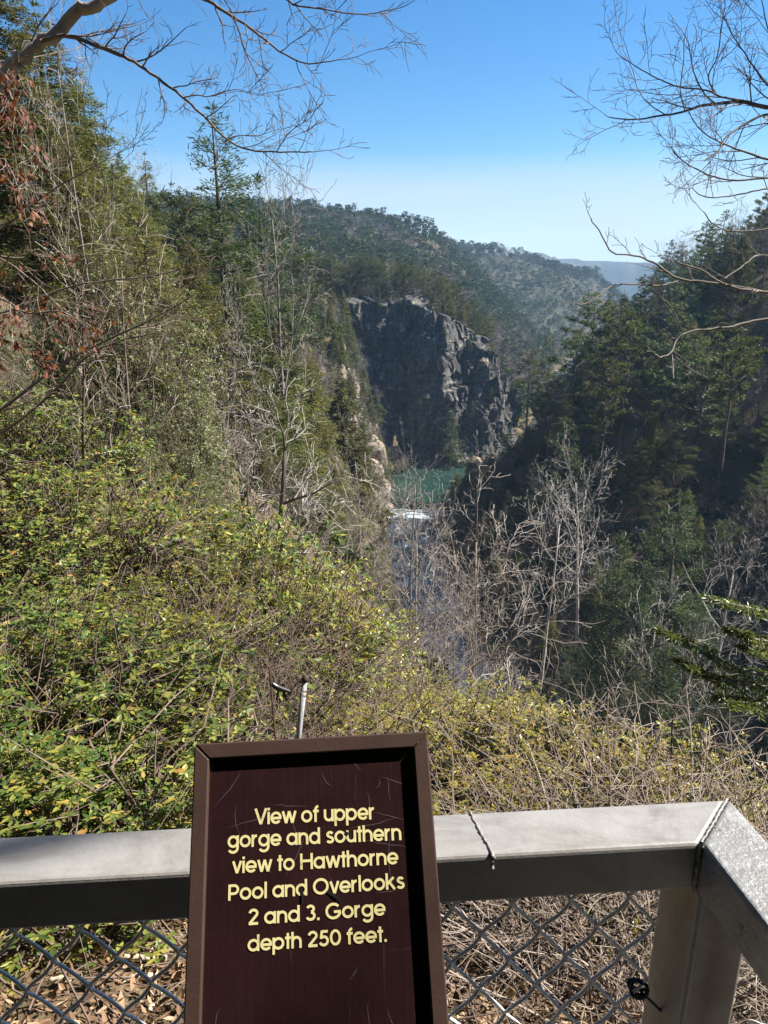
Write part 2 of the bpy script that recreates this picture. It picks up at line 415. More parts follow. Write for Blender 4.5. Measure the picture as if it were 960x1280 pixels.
# ------------------------------------------------------------------ the cliff
def rock_mat(name, dark, light, lichen_lit=(0.33, 0.31, 0.27)):
    m, nt, out = newmat(name)
    a = noise(nt, 0.16, 8, 0.7, stretch=(1, 1, .35)); b = noise(nt, 1.2, 8, 0.7, stretch=(1, 1, .3)); d = noise(nt, 0.4, 5, 0.6)
    c = ramp(nt, a, [(0.3, dark), (0.7, light)])
    c2 = ramp(nt, b, [(0.32, tuple(q * .45 for q in dark)), (0.62, light)])
    c = mixc(nt, 0.5, c, c2)
    wv = noise(nt, 0.9, 6, 0.75, stretch=(1, 1, .10)); crk = ramp(nt, wv, [(0.40, (.35, .35, .36)), (0.50, (1, 1, 1))])
    c = mixc(nt, 1.0, c, crk, 'MULTIPLY')
    lay = ramp(nt, noise(nt, 0.35, 6, 0.7, stretch=(.15, .15, 2.2)), [(0.42, (.6, .6, .6)), (0.55, (1.15, 1.12, 1.08))])
    c = mixc(nt, 0.7, c, lay, 'MULTIPLY')
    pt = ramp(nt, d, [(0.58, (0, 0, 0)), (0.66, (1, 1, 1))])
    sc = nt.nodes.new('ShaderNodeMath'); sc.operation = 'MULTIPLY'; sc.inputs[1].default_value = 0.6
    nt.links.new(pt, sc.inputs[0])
    c = mixc(nt, sc.outputs[0], c, lichen_lit)  # patches, paler on the cliff to put sunlit spots into its colour
    principled(nt, out, c, 0.9, normal=bump(nt, b, 0.9, 0.5), spec=0.2)
    return m
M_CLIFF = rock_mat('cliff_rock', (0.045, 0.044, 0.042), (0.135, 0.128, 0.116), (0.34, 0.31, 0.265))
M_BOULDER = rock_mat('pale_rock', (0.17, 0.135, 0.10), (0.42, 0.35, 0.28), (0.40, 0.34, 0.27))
def build_cliff():
    seg = np.concatenate([[0], np.cumsum(np.linalg.norm(np.diff(CL, axis=0), axis=1))])
    nu, nv = 260, 150
    s = np.linspace(0, seg[-1], nu)
    bx = np.interp(s, seg, CL[:, 0]); by = np.interp(s, seg, CL[:, 1]); top = np.interp(s, seg, CL_TOP)
    top = top + 2.2 * fbm(s / 6, s * 0, 41, 3) + 1.2 * np.round(2 * vnoise(s / 3.5, s * 0 + 3, 43)) 
    t = np.stack([np.gradient(bx), np.gradient(by)], -1); t /= np.linalg.norm(t, axis=1, keepdims=True)
    k = 15; ker = np.ones(k) / k
    t = np.stack([np.convolve(np.pad(t[:, q], k // 2, mode='edge'), ker, 'valid') for q in (0, 1)], -1)
    n = np.stack([t[:, 1], -t[:, 0]], -1)           # outward, towards the viewer
    v = np.linspace(0, 1, nv)
    S = np.repeat(s[None], nv, 0); V = np.repeat(v[:, None], nu, 1)
    z0 = -68.0
    Z = z0 + (top[None] - z0) * np.minimum(V / 0.93, 1)
    # faceted blocks: nearest seed decides a plane with its own offset and tilt, at two sizes
    def facets(num, sx, sz, amp, tilt, seed, lean=0.0):
        g = np.random.default_rng(seed)
        P = np.stack([g.uniform(-5, seg[-1] + 5, num), g.uniform(z0, 0, num)], -1)
        off = g.normal(0, amp, num); ta = g.normal(lean, tilt, num); tb = g.normal(0, tilt * .7, num)
        SS = S + 1.0 * fbm(S / 4, Z / 4, seed, 3); ZZ = Z + 1.0 * fbm(S / 4, Z / 4, seed + 7, 3)
        d = ((SS[..., None] - P[:, 0]) / sx) ** 2 + ((ZZ[..., None] - P[:, 1]) / sz) ** 2
        q = d.argmin(-1)
        return off[q] + ta[q] * (S - P[q, 0]) + tb[q] * (Z - P[q, 1])
    D = facets(34, 1.0, 2.2, 1.5, 0.13, 3, -0.02) + facets(190, 1.0, 1.6, 0.55, 0.20, 4, -0.02) + facets(900, 1.0, 1.4, 0.20, 0.22, 5)
    D = D + 0.5 * fbm(S / 2.5, Z / 5, 44, 4)
    # a big buttress with planes that turn to the right
    bs = np.interp(18.5, bx[60:150], s[60:150])
    D = D + 4.2 * np.exp(-((S - bs) / 6.0) ** 2) * sstep(-66, -30, -Z * -1) * (1 - sstep(-22, -10, Z))
    D = D - 3.0 * sstep(-30, -8, Z) * (1 - np.exp(-((S - bs) / 14) ** 2)) + 3.0 * (1 - sstep(-66, -58, Z))
    back = np.maximum(V - 0.93, 0) / 0.07
    D = D * (1 - 0.7 * back) - 12 * back + 1.4
    X = bx[None] + n[None, :, 0] * D; Y = by[None] + n[None, :, 1] * D
    Z = Z + back * (1.5 + 0.8 * fbm(S / 3, V * 30, 47, 3))
    i = np.arange(nv - 1)[:, None] * nu; j = np.arange(nu - 1)[None, :]
    f = np.stack([i + j, i + j + 1, i + nu + j + 1, i + nu + j], -1).reshape(-1, 4)
    mb = MB(); mb.add(np.stack([X, Y, Z], -1).reshape(-1, 3), f)
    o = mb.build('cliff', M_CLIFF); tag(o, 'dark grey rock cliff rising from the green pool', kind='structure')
build_cliff()
# ================================================================== plant materials
M_PINE = leaf_mat('pine_needles', [(0, (0.038, 0.054, 0.020)), (0.5, (0.072, 0.088, 0.030)), (1, (0.13, 0.135, 0.045))], 0.30, 0.55, 0.12, 1.3, 0.3)
M_WPINE_SHADE = leaf_mat('white_pine_needles', [(0, (0.028, 0.050, 0.026)), (0.55, (0.055, 0.082, 0.040)), (1, (0.12, 0.145, 0.065))], 0.30, 0.55, 0.12, 1.3, 0.3)  # bluer and darker: the slope's shade put into the needle colour
M_HEML = leaf_mat('hemlock_needles', [(0, (0.048, 0.062, 0.022)), (0.6, (0.115, 0.122, 0.036)), (1, (0.21, 0.20, 0.062))], 0.32, 0.55, 0.12, 1.3, 0.3)
M_RHODO = leaf_mat('rhododendron_leaf', [(0, (0.045, 0.075, 0.018)), (0.4, (0.10, 0.14, 0.030)), (0.72, (0.20, 0.22, 0.045)), (0.93, (0.32, 0.29, 0.06)), (1, (0.32, 0.17, 0.05))], 0.36, 0.42, 0.32, 1.35, 0.22, 0.02)
M_LAUREL = leaf_mat('laurel_leaf', [(0, (0.070, 0.095, 0.040)), (0.6, (0.15, 0.18, 0.075)), (1, (0.28, 0.30, 0.14))], 0.32, 0.42, 0.4, 1.3, 0.15, 0.015)
M_YELLOW = leaf_mat('yellow_shrub_leaf', [(0, (0.12, 0.13, 0.025)), (0.5, (0.26, 0.25, 0.045)), (0.88, (0.40, 0.35, 0.06)), (1, (0.34, 0.17, 0.05))], 0.42, 0.35, 0.45, 1.5, 0.2, 0.02)
M_BROWN = leaf_mat('dead_leaf', [(0, (0.11, 0.042, 0.030)), (0.5, (0.19, 0.075, 0.048)), (1, (0.30, 0.15, 0.085))], 0.3, 0.6, 0.2, 1.2, 0.15, 0.015)
M_LITTER = leaf_mat('fallen_leaf', [(0, (0.06, 0.035, 0.022)), (0.4, (0.17, 0.095, 0.055)), (0.75, (0.26, 0.16, 0.095)), (1, (0.38, 0.27, 0.17))], 0.15, 0.7, 0.2, 1.1, 0.05, 0.01)
M_BARK = bark_mat('grey_bark', (0.11, 0.095, 0.08), (0.26, 0.23, 0.20))
M_OAK = bark_mat('oak_bark', (0.24, 0.215, 0.19), (0.46, 0.42, 0.38), 7)
M_DARKBARK = bark_mat('dark_bark', (0.035, 0.028, 0.023), (0.11, 0.09, 0.075), 9)
M_PBARK = bark_mat('pine_bark', (0.05, 0.038, 0.03), (0.17, 0.13, 0.105))
M_TWIG = bark_mat('twig_bark', (0.13, 0.105, 0.085), (0.30, 0.245, 0.20), 3)
M_TREETWIG = bark_mat('tree_twig_bark', (0.21, 0.175, 0.145), (0.42, 0.36, 0.30), 3)
M_STEM = bark_mat('shrub_stem', (0.08, 0.058, 0.044), (0.20, 0.15, 0.115), 12)
M_PALE = bark_mat('pale_bark', (0.24, 0.215, 0.185), (0.42, 0.385, 0.34), 5)

def unit(v):
    v = np.asarray(v, float); return v / (np.linalg.norm(v, axis=-1, keepdims=True) + 1e-12)
def perp(d, g):
    r = g.normal(size=3); r -= d * (r @ d); return unit(r)

# ------------------------------------------------------------------ needle trees
def sprays(mb, P, Dn, L, W, g, n, droop=0.0, spread=0.9, jit=.10):
    """n thin blades round each of the points P, fanning about the directions Dn"""
    P = np.repeat(P, n, 0); D = np.repeat(Dn, n, 0); L = np.repeat(L, n) * g.uniform(.65, 1.25, len(P))
    D = unit(D + spread * g.normal(size=D.shape) * np.array([1, 1, 0.6]) - np.array([0, 0, droop]))
    S = unit(np.cross(D, g.normal(size=D.shape)))
    w = W * g.uniform(.7, 1.3, len(P))
    P = P + jit * L[:, None] * g.normal(size=P.shape)
    a = P; b = P + D * (L * .55)[:, None] + S * w[:, None]; c = P + D * L[:, None]; d = P + D * (L * .45)[:, None] - S * w[:, None]
    V = np.stack([a, b, c, d], 1).reshape(-1, 3)
    k = np.arange(len(P))[:, None] * 4
    mb.add(V, np.concatenate([k, k + 1, k + 2, k + 3], 1))

def conifer(seed, H, kind, fine=False):
    """trunk and crown meshes of one needle tree"""
    g = np.random.default_rng(seed); f_sp, f_L, f_W, f_n = (.72, .62, .46, 2) if fine else (1, 1, 1, 1)
    tr = MB(); cr = MB(); n = 14
    zz = np.linspace(0, H, n); bend = np.cumsum(g.normal(0, .010 * H / n * 3, (n, 2)), 0)
    tp = np.column_stack([bend, zz]); tp[0, :2] = 0
    r0 = H * (0.0125 if kind != 'hemlock' else 0.0135)
    tr.tube(np.vstack([[0, 0, -1.5], tp]), np.append(r0 * 1.25, r0 * (1 - zz / H) ** .8 + .012), 7)
    base = {'pine': g.uniform(.45, .6), 'white': g.uniform(.28, .42), 'hemlock': g.uniform(.06, .16), 'young': .06}[kind] * H
    z = base; az = g.uniform(0, 6.28)
    if kind in ('pine', 'white'):       # dead stubs under the crown
        for q in range(int(9)):
            zs = g.uniform(.2 * H, base); a = g.uniform(0, 6.28); d = np.array((math.cos(a), math.sin(a), g.uniform(-.2, .25)))
            p = np.array([np.interp(zs, zz, tp[:, 0]), np.interp(zs, zz, tp[:, 1]), zs]); l = g.uniform(.5, 2.0)
            tr.tube(np.array([p, p + d * l * .5, p + d * l + (0, 0, -.15 * l)]), [.03, .02, .008], 4)
    while z < H * .985:
        rel = (z - base) / (H - base)
        if kind == 'pine':   Lm = H * .23 * (1 - rel ** 2.2) * (.55 + .45 * min(1, rel / .25)); nb = g.integers(2, 5); up = .30 + .35 * rel
        elif kind == 'white': Lm = H * .25 * (1 - rel) ** .75 * (.7 + .3 * min(1, rel / .15)); nb = g.integers(3, 6); up = .05 + .5 * rel
        elif kind == 'hemlock': Lm = H * .25 * (1 - rel) ** .8; nb = g.integers(4, 7); up = -.08 + .35 * rel
        else:                Lm = H * .30 * (1 - rel) ** .9; nb = g.integers(5, 8); up = .20 + .4 * rel
        for q in range(nb):
            if kind in ('pine', 'white') and g.random() < .16: continue
            a = az + q * 6.283 / nb + g.normal(0, .35); l = max(.25, Lm * g.uniform(.55, 1.2))
            zb = z + g.normal(0, .12)
            p0 = np.array([np.interp(zb, zz, tp[:, 0]), np.interp(zb, zz, tp[:, 1]), zb])
            d = unit(np.array((math.cos(a), math.sin(a), up + g.normal(0, .12))))
            m = 6; t = np.linspace(0, 1, m)
            droop = {'pine': .05, 'white': -.06, 'hemlock': .30, 'young': -.05}[kind]
            pts = p0 + d * (t * l)[:, None] - np.array([0, 0, 1]) * (droop * l * t ** 2)[:, None] + g.normal(0, .02 * l, (m, 3)) * t[:, None]
            tr.tube(pts, np.linspace(max(.012, .018 * l), .006, m), 4, cap=False)
            # side sprays
            sp = {'pine': .27, 'white': .27, 'hemlock': .17, 'young': .12}[kind] * (H / 18) ** .35 * f_sp
            k = max(2, int(l / sp)); ts = g.uniform(.22 if kind != 'pine' else .35, 1.0, k)
            ts[0] = 1.0
            bp = np.stack([np.interp(ts, t, pts[:, c]) for c in range(3)], -1)
            side = unit(np.cross(d, (0, 0, 1))); sg = g.choice([-1, 1], k)
            wid = l * .38 * (1 - ts * .75) * g.uniform(.2, 1, k)
            sd = unit(d * .55 + side * sg[:, None] * .8 + g.normal(0, .15, (k, 3)))
            tips = bp + sd * wid[:, None]
            for f in (1.0, .5):
                use = wid > .28 if f < 1 else np.ones(k, bool)
                pp = bp + (tips - bp) * f
                LL = {'pine': .46, 'white': .50, 'hemlock': .42, 'young': .27}[kind] * (H / 18) ** .3 * f_L
                WW = {'pine': .062, 'white': .058, 'hemlock': .070, 'young': .038}[kind] * (H / 18) ** .3 * f_W
                nn = {'pine': 9, 'white': 8, 'hemlock': 6, 'young': 6}[kind] * f_n
                if use.any():
                    sprays(cr, pp[use], sd[use], np.full(use.sum(), LL), WW, g, nn, droop=.25 if kind == 'hemlock' else -.15, spread=.75 if kind == 'hemlock' else .85, jit=.55 if fine else .25)
        z += {'pine': .042, 'white': .046, 'hemlock': .030, 'young': .05}[kind] * H * g.uniform(.7, 1.3); az += 2.4
    sprays(cr, np.array([tp[-1]] * 3), np.array([(0, 0, 1.0)] * 3), np.full(3, .4), .04, g, 6)
    return tr, cr

# ------------------------------------------------------------------ leafless trees
def branching(mb, p, d, L, r, level, g, cfg, tips=None, minr=0.006):
    n = 7 if level == 0 else (5 if level == 1 else 4)
    pts = [p]; dd = d.copy(); step = L / (n - 1)
    for q in range(n - 1):
        dd = unit(dd + g.normal(0, cfg['wob'][level], 3) + np.array([0, 0, cfg['trop'][level]]))
        pts.append(pts[-1] + dd * step)
    pts = np.array(pts); t = np.linspace(0, 1, n)
    rr_ = np.maximum(r * (1 - (1 - cfg['tip'][level]) * t), minr)
    mb[min(level, len(mb) - 1)].tube(pts, rr_, (7, 5, 4, 3, 3)[level], cap=level < 2)
    if level + 1 >= len(cfg['num']) + 1:
        if tips is not None: tips.append((pts[-1], dd, pts))
        return
    k = cfg['num'][level]; k = max(1, int(round(k * g.uniform(.75, 1.25))))
    lo = cfg['start'][level]; az = g.uniform(0, 6.28)
    for q in range(k):
        tt = lo + (1 - lo) * ((q + g.random()) / k) if q < k - 1 else 1.0
        pp = np.array([np.interp(tt, t, pts[:, c]) for c in range(3)])
        ii = min(n - 2, int(tt * (n - 1))); ax = unit(pts[ii + 1] - pts[ii])
        az += 2.4 + g.normal(0, .4)
        u = unit(np.cross(ax, (0.31, 0.17, .93) if abs(ax[2]) < .9 else (1, 0, 0))); v = np.cross(ax, u)
        s = math.radians(cfg['ang'][level] * g.uniform(.6, 1.3)) * (.45 if q == k - 1 else 1)
        nd = unit(ax * math.cos(s) + (u * math.cos(az) + v * math.sin(az)) * math.sin(s))
        f = cfg['len'][level] * g.uniform(.6, 1.2) * (1 - .45 * (tt - lo) / (1 - lo + 1e-6) if level == 0 else 1)
        branching(mb, pp, nd, L * f, max(minr, np.interp(tt, t, rr_) * cfg['rad'][level]), level + 1, g, cfg, tips, minr)
def bare(seed, H, kind):
    g = np.random.default_rng(seed); tr = MB(); cr = MB()
    if kind == 'forest':      # slim, limbs high
        cfg = dict(wob=(.045, .13, .18, .22, .25), trop=(.02, .10, .08, .05, 0), tip=(.25, .3, .35, .5, .5), num=(11, 6, 4, 3), start=(.38, .25, .2, .2), ang=(48, 45, 45, 45), len=(.36, .5, .5, .5), rad=(.5, .6, .6, .7)); r = H * .010
    elif kind == 'spread':    # forks low, wide crown
        cfg = dict(wob=(.08, .16, .2, .25, .25), trop=(.02, .05, .05, .03, 0), tip=(.45, .35, .35, .5, .5), num=(8, 6, 5, 3), start=(.30, .2, .2, .2), ang=(52, 48, 45, 45), len=(.60, .5, .48, .5), rad=(.6, .6, .6, .7)); r = H * .012
    else:                      # sapling
        cfg = dict(wob=(.05, .14, .2, .2, .2), trop=(.03, .08, .05, 0, 0), tip=(.2, .4, .5, .5, .5), num=(14, 5, 3), start=(.2, .2, .2), ang=(45, 45, 45), len=(.34, .45, .5), rad=(.45, .65, .7)); r = H * .0085
    L = H * (.92 if kind != 'spread' else .6)
    tr.tube(np.array([(0, 0, -1.5), (0, 0, 0.02)]), [r * 1.2, r], 7)
    branching([tr, tr, cr], np.zeros(3), np.array((0, 0, 1.0)), L, r, 0, g, cfg, minr=.008 * (H / 14) ** .5)
    return tr, cr

# ------------------------------------------------------------------ broad leaves
LEAF = np.array([(0, 0, 0), (.30, .16, .02), (.62, .20, .01), (1, 0, -.10), (.62, -.20, .01), (.30, -.16, .02), (.5, 0, -.035)])
LEAF_F = np.array([(0, 6, 1), (1, 6, 2), (2, 6, 3), (3, 6, 4), (4, 6, 5), (5, 6, 0)])
def leaves(mb, P, D, Nn, L, wid=1.0, curl=0.0, g=None):
    """one six-faced folded leaf per point: base P, along D, face towards Nn"""
    D = unit(D); S = unit(np.cross(Nn, D)); U = np.cross(D, S)
    T = LEAF.copy(); T[:, 1] *= wid; T[:, 2] -= curl * T[:, 0] ** 2
    T = np.repeat(T[None], len(P), 0)
    if g is not None:
        T[:, :, 2] += g.normal(0, .25, (len(P), 1)) * T[:, :, 0] ** 2
        T[:, :, 2] += g.normal(0, .25, (len(P), 1)) * T[:, :, 1] * T[:, :, 0]
    V = P[:, None] + (T[..., 0:1] * D[:, None] + T[..., 1:2] * S[:, None] + T[..., 2:3] * U[:, None]) * np.asarray(L).reshape(-1, 1, 1)
    f = (np.arange(len(P))[:, None, None] * 7 + LEAF_F[None]).reshape(-1, 3)
    mb.add(V.reshape(-1, 3), f)
def whorl(mb, tips, dirs, n, L, wid, g, droop=.25, jit=.25):
    P = np.repeat(tips, n, 0); A = np.repeat(dirs, n, 0)
    ph = np.tile(np.arange(n) / n * 6.283, len(tips)) + np.repeat(g.uniform(0, 6.28, len(tips)), n) + g.normal(0, .2, len(P))
    u = unit(np.cross(A, np.array([.3, .8, .52]))); v = np.cross(A, u)
    out = u * np.cos(ph)[:, None] + v * np.sin(ph)[:, None]
    D = unit(out + A * g.uniform(-.1, .7, len(P))[:, None] - np.array([0, 0, droop]) + g.normal(0, jit, P.shape))
    Nn = unit(A + np.array([0, 0, .6]) + g.normal(0, .3, P.shape))
    leaves(mb, P - A * g.uniform(0, .05, len(P))[:, None], D, Nn, L * g.uniform(.6, 1.2, len(P)), wid, g=g)
def shrub(seed, H, Rr, ntip, leafL, wid=.8, per=6, layers=2, droop=.25, bareness=0.0):
    """stems and foliage of one broad-leaved shrub: a dome of leaf whorls on forked stems"""
    g = np.random.default_rng(seed); st = MB(); fo = MB(); T = []; Dd = []
    ph = g.uniform(0, 6.28, ntip); ct = g.uniform(-.05, 1, ntip); rad = g.uniform(.62, 1.0, ntip) ** .5
    dome = np.stack([np.sqrt(1 - np.clip(ct, 0, 1) ** 2) * np.cos(ph), np.sqrt(1 - np.clip(ct, 0, 1) ** 2) * np.sin(ph), ct], -1)
    lump = 1 + .75 * fbm(dome[:, 0] * 2.0 + 9, dome[:, 1] * 2.0 + dome[:, 2] * 1.7, seed, 2)
    tip = dome * (rad * lump)[:, None] * np.array([Rr, Rr, H * .78]) + np.array([0, 0, H * .22])
    nst = 9; base = np.stack([g.normal(0, .30 * Rr, nst), g.normal(0, .30 * Rr, nst), np.full(nst, -.3)], -1)
    fork = np.stack([g.normal(0, .25 * Rr, nst * 3), g.normal(0, .25 * Rr, nst * 3), g.uniform(.25, .6, nst * 3) * H], -1); fork[:, :2] += np.tile(base[:, :2], (3, 1))
    for q, f in enumerate(fork):
        b = base[q % nst]; mid = (b + f) / 2 + g.normal(0, .06 * H, 3)
        st.tube(np.array([b, mid, f]), np.array([.013, .010, .006]) * H ** .25, 5, cap=False)
    own = ((tip[:, None] - fork[None]) ** 2).sum(-1).argmin(1)
    for q in range(ntip):
        u_ = g.uniform(.25, 1.0); f = fork[own[q]] * u_ + base[own[q] % nst] * (1 - u_); mid = (f * .5 + tip[q] * .5) + g.normal(0, .07 * H, 3) + (0, 0, .05 * H)
        st.tube(np.array([f, mid, tip[q]]), np.array([.0055, .004, .0025]) * H ** .25, 3, cap=False)
        T.append(tip[q]); Dd.append(unit(unit(tip[q] - mid) + np.array([0, 0, .5])))
        for e in range(layers - 1):
            T.append(mid + (tip[q] - mid) * g.uniform(.35, .8) + g.normal(0, .05, 3)); Dd.append(unit(unit(tip[q] - mid) + g.normal(0, .5, 3)))
    T = np.array(T); Dd = np.array(Dd)
    keep = g.random(len(T)) > bareness
    whorl(fo, T[keep], Dd[keep], per, leafL, wid, g, droop)
    return st, fo
def brush(seed, H, Rr, nst, leafy=0, mat=None):
    """thicket of thin leafless stems"""
    g = np.random.default_rng(seed); st = MB()
    cfg = dict(wob=(.10, .2, .25, .2), trop=(.02, .02, 0, 0), tip=(.35, .4, .5, .5), num=(5, 3), start=(.25, .2), ang=(34, 42), len=(.45, .5), rad=(.55, .7))
    for q in range(nst):
        a = g.uniform(0, 6.28); p = np.array((math.cos(a), math.sin(a), 0)) * Rr * .5 * g.random() ** .5 + (0, 0, -.15)
        d = unit(np.array((math.cos(a) * .2, math.sin(a) * .2, 1)) + g.normal(0, .30, 3))
        branching([st], p, d, H * g.uniform(.5, 1.1), .0045 * H ** .5, 0, g, cfg, minr=.0013)
    return st

# ------------------------------------------------------------------ visibility of a spot from the viewpoint
def visible(x, y, top, margin=60, need=True):
    x = np.asarray(x, float); y = np.asarray(y, float)
    z = ground(x, y)
    px, py, D = project(np.stack([x, y, z + top], -1))
    bx, by, bD = project(np.stack([x, y, z], -1))
    ok = (D > 1) & (px > -margin) & (px < 960 + margin) & (np.minimum(py, by) < 1300) & (np.maximum(py, by) > -40)
    # sight line to the upper part of the tree
    t = np.linspace(.06, .97, 44)[:, None]
    tx = x[None] * t; ty = y[None] * t; tz = CAM[2] + (z + top * .85 - CAM[2])[None] * t
    tx = CAM[0] + (x - CAM[0])[None] * t; ty = CAM[1] + (y - CAM[1])[None] * t
    clear = (ground(tx, ty) < tz + .3).all(0)
    return ok & (clear if need else True), z, px, py, D
def thin(x, y, sp, used):
    """greedy spacing on a hash grid"""
    keep = []
    cell = {}
    c = max(sp) if np.ndim(sp) else sp
    for q in used: cell.setdefault((int(q[0] // c), int(q[1] // c)), []).append(q)
    sp = np.broadcast_to(sp, x.shape)
    for i in range(len(x)):
        k = (int(x[i] // c), int(y[i] // c)); good = True
        for a in (-1, 0, 1):
            for b in (-1, 0, 1):
                for q in cell.get((k[0] + a, k[1] + b), ()):
                    if (q[0] - x[i]) ** 2 + (q[1] - y[i]) ** 2 < sp[i] ** 2: good = False; break
                if not good: break
            if not good: break
        if good:
            cell.setdefault(k, []).append((x[i], y[i])); keep.append(i)
    return np.array(keep, int)
# ================================================================== tree library
LIB = {}
def lib(kind, n, make, mats, names=('trunk', 'crown'), smooth=(True, False)):
    LIB[kind] = []
    for q in range(n):
        parts = make(q)
        LIB[kind].append([(nm, p.mesh(kind + '_' + nm, mt, sm)) for nm, p, mt, sm in zip(names, parts, mats, smooth)])
lib('pine', 5, lambda q: conifer(100 + q, 18.0, 'pine'), (M_PBARK, M_PINE))
lib('white', 4, lambda q: conifer(140 + q, 18.0, 'white'), (M_PBARK, M_WPINE_SHADE))
lib('hemlock', 4, lambda q: conifer(170 + q, 16.0, 'hemlock'), (M_DARKBARK, M_HEML))
lib('young', 3, lambda q: conifer(190 + q, 7.0, 'young'), (M_PBARK, M_WPINE_SHADE))
lib('hemfine', 3, lambda q: conifer(175 + q, 20.0, 'hemlock', True), (M_DARKBARK, M_HEML))
lib('whitefine', 3, lambda q: conifer(145 + q, 18.0, 'white', True), (M_PBARK, M_WPINE_SHADE))
lib('pinefine', 4, lambda q: conifer(105 + q, 18.0, 'pine', True), (M_PBARK, M_PINE))
lib('youngfine', 2, lambda q: conifer(195 + q, 8.0, 'young', True), (M_PBARK, M_WPINE_SHADE))
lib('forest', 5, lambda q: bare(200 + q, 16.0, 'forest'), (M_BARK, M_TREETWIG))
lib('spread', 4, lambda q: bare(240 + q, 11.0, 'spread'), (M_BARK, M_TREETWIG))
lib('sapling', 4, lambda q: bare(270 + q, 7.0, 'sapling'), (M_STEM, M_TREETWIG))
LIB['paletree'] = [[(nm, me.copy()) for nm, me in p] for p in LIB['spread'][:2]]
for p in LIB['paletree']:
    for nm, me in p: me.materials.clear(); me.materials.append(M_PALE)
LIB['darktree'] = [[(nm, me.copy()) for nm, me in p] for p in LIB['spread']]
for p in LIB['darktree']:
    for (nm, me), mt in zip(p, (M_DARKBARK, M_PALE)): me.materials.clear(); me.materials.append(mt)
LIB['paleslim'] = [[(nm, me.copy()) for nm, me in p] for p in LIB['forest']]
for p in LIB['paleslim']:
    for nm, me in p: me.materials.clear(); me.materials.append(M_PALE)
for k_ in ('forest', 'spread'):  # darker copies put the hillside's shade into bark and twig colour
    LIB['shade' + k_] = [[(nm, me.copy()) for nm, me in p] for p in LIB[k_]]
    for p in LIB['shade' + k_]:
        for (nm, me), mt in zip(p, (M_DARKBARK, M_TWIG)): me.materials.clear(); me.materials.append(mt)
BASE_H = dict(shadeforest=16., shadespread=11., paleslim=16., darktree=11., pinefine=18., hemfine=20., whitefine=18., youngfine=8., pine=18., white=18., hemlock=16., young=7., forest=16., spread=11., sapling=7., paletree=11.)
NAME = dict(shadeforest='bare_tree', shadespread='spreading_bare_tree', paleslim='bare_tree', darktree='spreading_bare_tree', pinefine='pine_tree', hemfine='hemlock_tree', whitefine='white_pine_tree', youngfine='young_pine_tree', pine='pine_tree', white='white_pine_tree', hemlock='hemlock_tree', young='young_pine_tree', forest='bare_tree', spread='spreading_bare_tree', sapling='bare_sapling', paletree='spreading_bare_tree')
CAT = dict(shadeforest='bare tree', shadespread='bare tree', paleslim='bare tree', darktree='bare tree', pinefine='pine tree', hemfine='hemlock tree', whitefine='pine tree', youngfine='pine tree', pine='pine tree', white='pine tree', hemlock='hemlock tree', young='pine tree', forest='bare tree', spread='bare tree', sapling='sapling', paletree='bare tree')
used = []
count = {}
def plant(kind, x, y, z, H, label, group=None, var=None, wide=1.0, lean=(0, 0), rz=None):
    L = LIB[kind]; c = count.get(kind, 0); count[kind] = c + 1
    p = L[(c if var is None else var) % len(L)]
    s = H / BASE_H[kind]
    o = empty(NAME[kind], (x, y, z), rng.uniform(0, 6.28) if rz is None else rz)
    o.rotation_euler[0] = lean[0]; o.rotation_euler[1] = lean[1]
    o.scale = (s * wide, s * wide, s)
    for nm, me in p: link(nm, me, o)
    tag(o, label, CAT[kind], group)
    used.append((x, y))
    return o
def plant_px(kind, px, py_top, Y, label, wide=1.0, lo=3.0, hi=30.0, **kw):
    """a tree whose tip is seen at this pixel when it stands Y metres ahead"""
    p = at_y(px, py_top, Y); z = float(ground(p[0], p[1]))
    H = min(max(p[2] - z, lo), hi)
    kind = {'pine': 'pinefine', 'hemlock': 'hemfine', 'white': 'whitefine', 'young': 'youngfine'}.get(kind, kind) if Y < 110 else kind
    return plant(kind, p[0], p[1], z, H, label, wide=wide, **kw)

